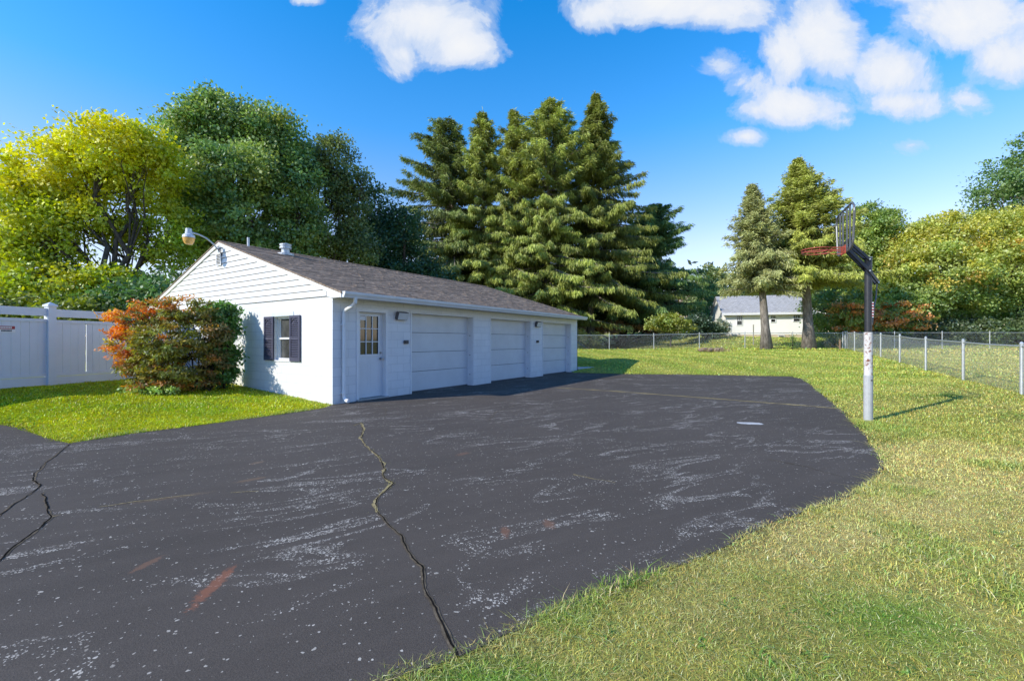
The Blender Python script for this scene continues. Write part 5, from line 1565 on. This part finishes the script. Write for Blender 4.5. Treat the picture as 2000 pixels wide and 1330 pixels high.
# lift arms: two pairs, upper to the pole head, lower past the pole to the counter link
tail = P(1713, 552, 7.62)
for s in (-1, 1):
    off = BW*s*0.07
    mb = MB(HB); mb.bar(bp(0, bz0+0.17, -0.04)+off, Vector((HB.x, HB.y, z_top-0.035))+off, 0.022, 0.05); mb.build('upper_arm', M['blackpaint'], HP)
    mb = MB(HB)
    lowp = Vector((HB.x, HB.y, zpx(529)))+off
    mb.bar(bp(0, bz0+0.03, -0.04)+off, lowp, 0.022, 0.055); mb.bar(lowp, tail+off, 0.0225, 0.056); mb.build('lower_arm', M['blackpaint'], HP)
for a, r in ((Vector((HB.x, HB.y, z_top-0.035)), 0.012), (Vector((HB.x, HB.y, zpx(529))), 0.012), (tail, 0.012)):
    mb = MB(HB); mb.tube([a-BW*0.095, a+BW*0.095], r, 8); mb.build('pivot_bolt', M['metal'], HP)
r1, r2, r3 = P(1711, 580, 7.62), P(1706, 605, 7.6), P(1703, 632, 7.58)
mb = MB(HB); mb.tube([tail, r1, r2], [0.009, 0.011, 0.011], 8); mb.tube([r2, r3], 0.016, 10)
mb.tube([r3, Vector((HB.x+0.05, HB.y, r3.z-0.01))], 0.012, 8)
mb.build('adjusting_rod', M['greybar'], HP)
mb = MB(HB); q = P(1703.5, 604, 7.50); mb.obox(q, (1, 0, 0), (0, 1, 0), (0, 0, 1), 0.022, 0.004, 0.13)
dec = mb.build('height_label', M['signwhite'], HP)
for k in range(5):
    mb = MB(HB); mb.obox(q+Vector((0, -0.0062, -0.10+0.05*k)), (1, 0, 0), (0, 1, 0), (0, 0, 1), 0.019, 0.0015, 0.011); mb.build('red_mark', M['red'], dec)

# ------------------------------------------------------------------ small things on the lawn
def stump():
    Y = 26.3; x = (1390-1000)/F*Y; z = zg(x, Y)
    R = empty('tree_stump', (x, Y, z)); tag(R, 'low rotten tree stump with dry tufts in the back lawn', 'stump')
    rng = np.random.default_rng(5)
    mb = MB((x, Y, z))
    for k in range(9):
        a = rng.random()*6.28; r = 0.55*rng.random()
        c = np.array((x+math.cos(a)*r, Y+math.sin(a)*r*0.5, z+0.10+0.06*rng.random()))
        d = np.array((math.cos(a+rng.normal(0, .5)), math.sin(a)*0.6, rng.normal(0, 0.15)))*0.28
        mb.tube([c-d, c-d*0.3+rng.normal(0, .02, 3), c+d*0.4+rng.normal(0, .02, 3), c+d], [0.06, 0.11+0.05*rng.random(), 0.10, 0.05], 7)
    mb.build('stump_wood', M['wood'], R)
    Pn = np.array((x, Y, z))+np.stack([rng.normal(0.1, 0.42, 420), rng.normal(-0.1, 0.25, 420), np.zeros(420)], 1)
    A = unit(rng.normal(0, 0.5, (420, 3))+np.array((0, 0, 0.9))); B = unit(np.cross(A, rng.normal(0, 1, (420, 3))))
    V, Q = leaf_quads(Pn, A, B, 0.14+0.22*rng.random(420), np.full(420, 0.02))
    t = np.array((0.42, 0.32, 0.15))*(0.6+0.7*rng.random((420, 1)))
    tag(np_mesh('dry_tuft', V, Q, np.repeat(t, 4, axis=0), M['grass'], R, (x, Y, z)), kind='stuff')
stump()
b = gbase(1548, 27.3)
conifer('spruce_seedling', 'knee high spruce seedling between the two lawn spruces', b, 0.75, cone(0.30, 0.8), (0.05, 0.085, 0.03), z0=0.05, droop=0.2, n_br=36, per=9, spr=(0.16, 0.05), trunk_r=0.02, bark='barkdark', seed=91, hang=0.3, sub=3)
b = gbase(1640.5, 27.4)
mb = MB(b); mb.box(b[0]-0.04, b[0]+0.04, b[1]-0.03, b[1]+0.03, b[2]-0.2, b[2]+0.62); mb.bar((b[0]+0.06, b[1]+0.05, b[2]+0.1), (b[0]-0.22, b[1]+0.05, b[2]+0.35), 0.03, 0.03)
o = mb.build('wooden_stake', M['stake']); o.location = b
tag(o, 'short reddish wooden stake at the fence corner', 'stake')
bushy('shrub', 'scruffy shrub leaning on the fence corner beside the wooden stake', 1628, 29.6, [(1628, 660, 20, 10), (1615, 668, 16, 8), (1635, 672, 10, 8)], (0.10, 0.115, 0.04), 36, 92, crad=0.25, leaf=(0.16, 0.06), per=30)
b = gbase(1471.5, 31.5)
mb = MB(b); mb.tube([(b[0], b[1], b[2]-0.2), (b[0], b[1], b[2]+1.45)], 0.035, 8); mb.lathe([(0.04, 1.45), (0.042, 1.48), (0.01, 1.5)], b, 8)
o = mb.build('metal_post', plain('rusty_post', (0.34, 0.30, 0.25), 0.7, var=0.2)); o.location = b
tag(o, 'lone brownish metal post standing just behind the back fence', 'post')

# ------------------------------------------------------------------ houses beyond
def house(name, label, origin, ang, L, W, h, rise, wall_m, roof_m, found, found_m, windows, wlabel=None, gable_over=0.15, eave=0.35):
    R = empty(name, origin, ang); tag(R, label, 'house')
    mb = MB(); mb.prism([(0, found), (W, found), (W, found+h), (W/2, found+h+rise-0.06), (0, found+h)], lambda u, v, d: (d, u, v), 0, L)
    mb.build('wall', wall_m, R)
    mb = MB(); mb.box(0.03, L-0.03, 0.03, W-0.03, -0.6, found); mb.build('foundation', found_m, R)
    zr = lambda s: found+h+rise*(1-abs(s-W/2)/(W/2))
    mb = MB()
    for (a, b) in ((-eave, W/2), (W/2, W+eave)):
        vs = [(-gable_over, a, zr(a)-0.05), (L+gable_over, a, zr(a)-0.05), (L+gable_over, b, zr(b)-0.05), (-gable_over, b, zr(b)-0.05), (-gable_over, a, zr(a)+0.08), (L+gable_over, a, zr(a)+0.08), (L+gable_over, b, zr(b)+0.08), (-gable_over, b, zr(b)+0.08)]
        mb.add(vs, [(0,3,2,1),(4,5,6,7),(0,1,5,4),(1,2,6,5),(2,3,7,6),(3,0,4,7)])
    rf = mb.build('roof', roof_m, R)
    mb = MB(); mb.box(-gable_over, L+gable_over, -eave-0.09, -eave-0.002, zr(-eave)-0.14, zr(-eave)+0.05); mb.build('gutter', M['white'], R)
    for (x0, x1, z0, z1, kind) in windows:
        mb = MB()
        for (a, b, c, d) in ((x0-0.05, x0, z0-0.05, z1+0.05), (x1, x1+0.05, z0-0.05, z1+0.05), (x0, x1, z0-0.05, z0), (x0, x1, z1, z1+0.05), (x0, x1, (z0+z1)/2-0.03, (z0+z1)/2+0.03)): mb.box(a, b, -0.05, -0.003, c, d)
        n = 3
        for k in range(1, n):
            x = x0+(x1-x0)*k/n; mb.box(x-0.018, x+0.018, -0.035, -0.003, (z0+z1)/2+0.031, z1-0.001)
        mb.box(x0, x1, -0.034, -0.004, z0+(z1-z0)*0.74, z0+(z1-z0)*0.78)
        w = mb.build('window', M['white'], R)
        mb = MB(); mb.box(x0, x1, -0.0025, -0.001, z0, z1); mb.build('pane', M['glass'], w)
    return R
Hx, Hy = (1412-1000)/F*40.0, 40.0
hz0 = zg(Hx, Hy)
hz0 = min(hz0, 1.55)
ang = math.atan2(-0.26, 0.966)
def hw(px):   # distance along the long wall for a photo column
    r = (px-1000)/F
    return (r*Hy-Hx)/(0.966+0.26*r)
f0 = CAM_H+(664-653)/F*40-hz0
WH = house('white_house', 'white single storey house with grey roof beyond the back fence', (Hx, Hy, hz0), ang, hw(1588), 5.9, 2.08, 1.60, M['housewhite'], M['greyshingle'], f0, M['cream'],
      [(hw(1439.5), hw(1449), f0+0.90, f0+1.66, 0), (hw(1506), hw(1514), f0+1.12, f0+1.66, 0), (hw(1550), hw(1562), f0+1.16, f0+1.66, 0), (hw(1417), hw(1427), f0+0.35, f0+1.0, 0)])
mb = MB()
La = hw(1588)
mb.add([(La+0.02, 0.0, f0+2.09), (La+1.5, 0.0, f0+1.70), (La+1.5, 3.0, f0+1.70), (La+0.02, 3.0, f0+2.09), (La+0.02, 0.0, f0+2.02), (La+1.5, 0.0, f0+1.63), (La+1.5, 3.0, f0+1.63), (La+0.02, 3.0, f0+2.02)], [(0,1,2,3),(4,7,6,5),(0,4,5,1),(1,5,6,2),(2,6,7,3),(3,7,4,0)])
mb.build('awning', M['housewhite'], WH)
mb = MB(); mb.box(hw(1519), hw(1532), -0.06, -0.002, 0.05, f0-0.05); w_ = mb.build('basement_window', M['white'], WH)
mb = MB(); mb.box(hw(1520.5), hw(1530.5), -0.065, -0.0605, 0.1, f0-0.1); mb.build('pane', M['dimglass'], w_)
Px, Py = (1338-1000)/F*62.0, 62.0
pz0 = zg(Px, Py)
house('brick_house', 'pinkish house with brown roof half hidden by the dark shrub', (Px, Py, pz0), math.atan2(-0.15, 0.988), 3.0, 6.0, 2.6, 2.4, M['pinkwall'], M['brownshingle'], 0.4, M['cream'], [(0.6, 1.5, 1.3, 2.3, 0)])

# ------------------------------------------------------------------ sky, sun, camera
w = bpy.data.worlds.new('World'); sc.world = w; w.use_nodes = True
nt = w.node_tree
bg = nt.nodes['Background']
sky = N(nt, 'ShaderNodeTexSky'); sky.sky_type = 'NISHITA'; sky.sun_disc = False
sky.sun_elevation = SUN_EL; sky.sun_rotation = math.atan2(SUN_TO.x, SUN_TO.y)
sky.altitude = 200; sky.air_density = 1.0; sky.dust_density = 0.6; sky.ozone_density = 2.0
SKY_STR = 0.12
bg.inputs['Strength'].default_value = SKY_STR
tc = N(nt, 'ShaderNodeTexCoord')
sepd = N(nt, 'ShaderNodeSeparateXYZ'); nt.links.new(tc.outputs['Generated'], sepd.inputs[0])
# deepen the blue, more so with height; dimmed overhead to limit fill light
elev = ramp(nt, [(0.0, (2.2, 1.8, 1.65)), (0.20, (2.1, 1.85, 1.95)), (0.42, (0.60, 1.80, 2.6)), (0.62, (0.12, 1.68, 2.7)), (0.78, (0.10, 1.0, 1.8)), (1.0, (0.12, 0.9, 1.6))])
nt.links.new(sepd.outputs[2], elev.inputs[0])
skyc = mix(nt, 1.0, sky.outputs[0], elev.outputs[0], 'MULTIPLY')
# full sky ahead; unseen sky behind dimmed and tinted to shape wall fill
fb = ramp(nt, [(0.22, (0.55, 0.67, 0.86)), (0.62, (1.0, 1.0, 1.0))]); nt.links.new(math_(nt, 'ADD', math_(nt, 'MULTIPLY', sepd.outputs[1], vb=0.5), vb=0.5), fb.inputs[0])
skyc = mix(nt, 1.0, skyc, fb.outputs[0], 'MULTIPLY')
# cloud puffs placed by direction
yy = math_(nt, 'MAXIMUM', sepd.outputs[1], vb=0.05)
U = math_(nt, 'DIVIDE', sepd.outputs[0], yy); Vv = math_(nt, 'DIVIDE', sepd.outputs[2], yy)
uv = N(nt, 'ShaderNodeCombineXYZ'); nt.links.new(U, uv.inputs[0]); nt.links.new(Vv, uv.inputs[1])
nz1 = N(nt, 'ShaderNodeTexNoise', i_Scale=6.0, i_Detail=14.0, i_Roughness=0.66, i_Distortion=0.35); nt.links.new(uv.outputs[0], nz1.inputs['Vector'])
nz2 = N(nt, 'ShaderNodeTexNoise', i_Scale=2.6, i_Detail=5.0, i_Roughness=0.5); nt.links.new(uv.outputs[0], nz2.inputs['Vector'])
puffs = [(835, 45, 135, 85, 1.0), (790, 105, 45, 45, 0.75), (905, 90, 80, 45, 0.95), (1290, 5, 200, 50, 1.0), (1170, 25, 60, 40, 0.9), (1400, 20, 120, 45, 0.8), (1605, 70, 85, 105, 0.95), (1545, 110, 60, 80, 0.8),
         (1410, 130, 75, 45, 0.62), (1470, 165, 70, 45, 0.6), (1555, 208, 105, 48, 0.95), (1475, 215, 60, 35, 0.7), (1755, 140, 88, 72, 0.95), (1765, 200, 85, 42, 0.85), (1890, 40, 150, 80, 1.0), (1960, 110, 90, 80, 0.9),
         (1895, 190, 60, 35, 0.6), (1457, 265, 52, 22, 0.72), (1780, 282, 55, 22, 0.55), (600, 0, 40, 14, 0.6), (2080, 60, 120, 120, 0.9), (1250, -60, 300, 60, 0.9), (1750, -40, 300, 60, 0.8)]
dens = None
for (cx, cy, rx, ry, k) in puffs:
    mp = N(nt, 'ShaderNodeMapping'); mp.vector_type = 'TEXTURE'
    mp.inputs['Location'].default_value = ((cx-1000)/F, (664-cy)/F, 0); mp.inputs['Scale'].default_value = (rx/F, ry/F, 1)
    nt.links.new(uv.outputs[0], mp.inputs[0])
    ln = N(nt, 'ShaderNodeVectorMath', operation='LENGTH'); nt.links.new(mp.outputs[0], ln.inputs[0])
    v = math_(nt, 'MULTIPLY', math_(nt, 'SUBTRACT', va=1.35, b=ln.outputs['Value']), vb=k)
    if dens is None: dens = v
    else:
        sm = N(nt, 'ShaderNodeMath'); sm.operation = 'SMOOTH_MAX'; sm.inputs[2].default_value = 0.07
        nt.links.new(dens, sm.inputs[0]); nt.links.new(v, sm.inputs[1]); dens = sm.outputs[0]
dn = math_(nt, 'ADD', dens, math_(nt, 'ADD', math_(nt, 'MULTIPLY', math_(nt, 'SUBTRACT', nz1.outputs['Fac'], vb=0.5), vb=1.85), math_(nt, 'MULTIPLY', math_(nt, 'SUBTRACT', nz2.outputs['Fac'], vb=0.5), vb=0.25)))
cov = ramp(nt, [(0.20, 0.0), (0.40, 0.34), (0.60, 0.82), (0.88, 0.97)], 'EASE'); nt.links.new(dn, cov.inputs[0])
front = math_(nt, 'GREATER_THAN', sepd.outputs[1], vb=0.06)
cf = math_(nt, 'MULTIPLY', cov.outputs[0], front)
cs = ramp(nt, [(0.40, (0.66, 0.77, 0.95)), (0.72, (0.86, 0.90, 0.98)), (1.0, (0.95, 0.96, 0.98))])
nt.links.new(math_(nt, 'ADD', math_(nt, 'MULTIPLY', dn, vb=0.55), math_(nt, 'MULTIPLY', nz1.outputs['Fac'], vb=0.45)), cs.inputs[0])
cc_ = mix(nt, 1.0, cs.outputs[0], (1/SKY_STR*0.98, 1/SKY_STR*0.98, 1/SKY_STR*0.98), 'MULTIPLY')
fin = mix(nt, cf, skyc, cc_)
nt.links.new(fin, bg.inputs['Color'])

sd = bpy.data.lights.new('sun', 'SUN'); sd.energy = 5.0; sd.angle = math.radians(0.53); sd.color = (1.0, 0.93, 0.80)
so = bpy.data.objects.new('sun', sd); col.objects.link(so)
so.rotation_euler = (-SUN_DIR).to_track_quat('-Z', 'Y').to_euler()
so.location = (-20, -15, 20)

cd = bpy.data.cameras.new('camera'); cam = bpy.data.objects.new('camera', cd); col.objects.link(cam)
cam.location = (0, 0, CAM_H); cam.rotation_euler = (math.radians(90), 0, 0)
cd.sensor_width = 36; cd.sensor_fit = 'HORIZONTAL'; cd.lens = 36*F/2000.0
cd.clip_start = 0.05; cd.clip_end = 3000
sc.camera = cam
sc.view_settings.view_transform = 'Standard'; sc.view_settings.look = 'None'; sc.view_settings.exposure = 0.0
sc.render.engine = 'CYCLES'
sc.cycles.max_bounces = 8; sc.cycles.diffuse_bounces = 3; sc.cycles.transmission_bounces = 4; sc.cycles.glossy_bounces = 3
sc.cycles.use_denoising = True
sc.cycles.denoiser = 'OPENIMAGEDENOISE'
sc.cycles.denoising_input_passes = 'RGB_ALBEDO_NORMAL'
sc.cycles.denoising_prefilter = 'ACCURATE'
sc.cycles.sample_clamp_indirect = 6.0
print('blades', n_blades, 'objects', len(bpy.data.objects))
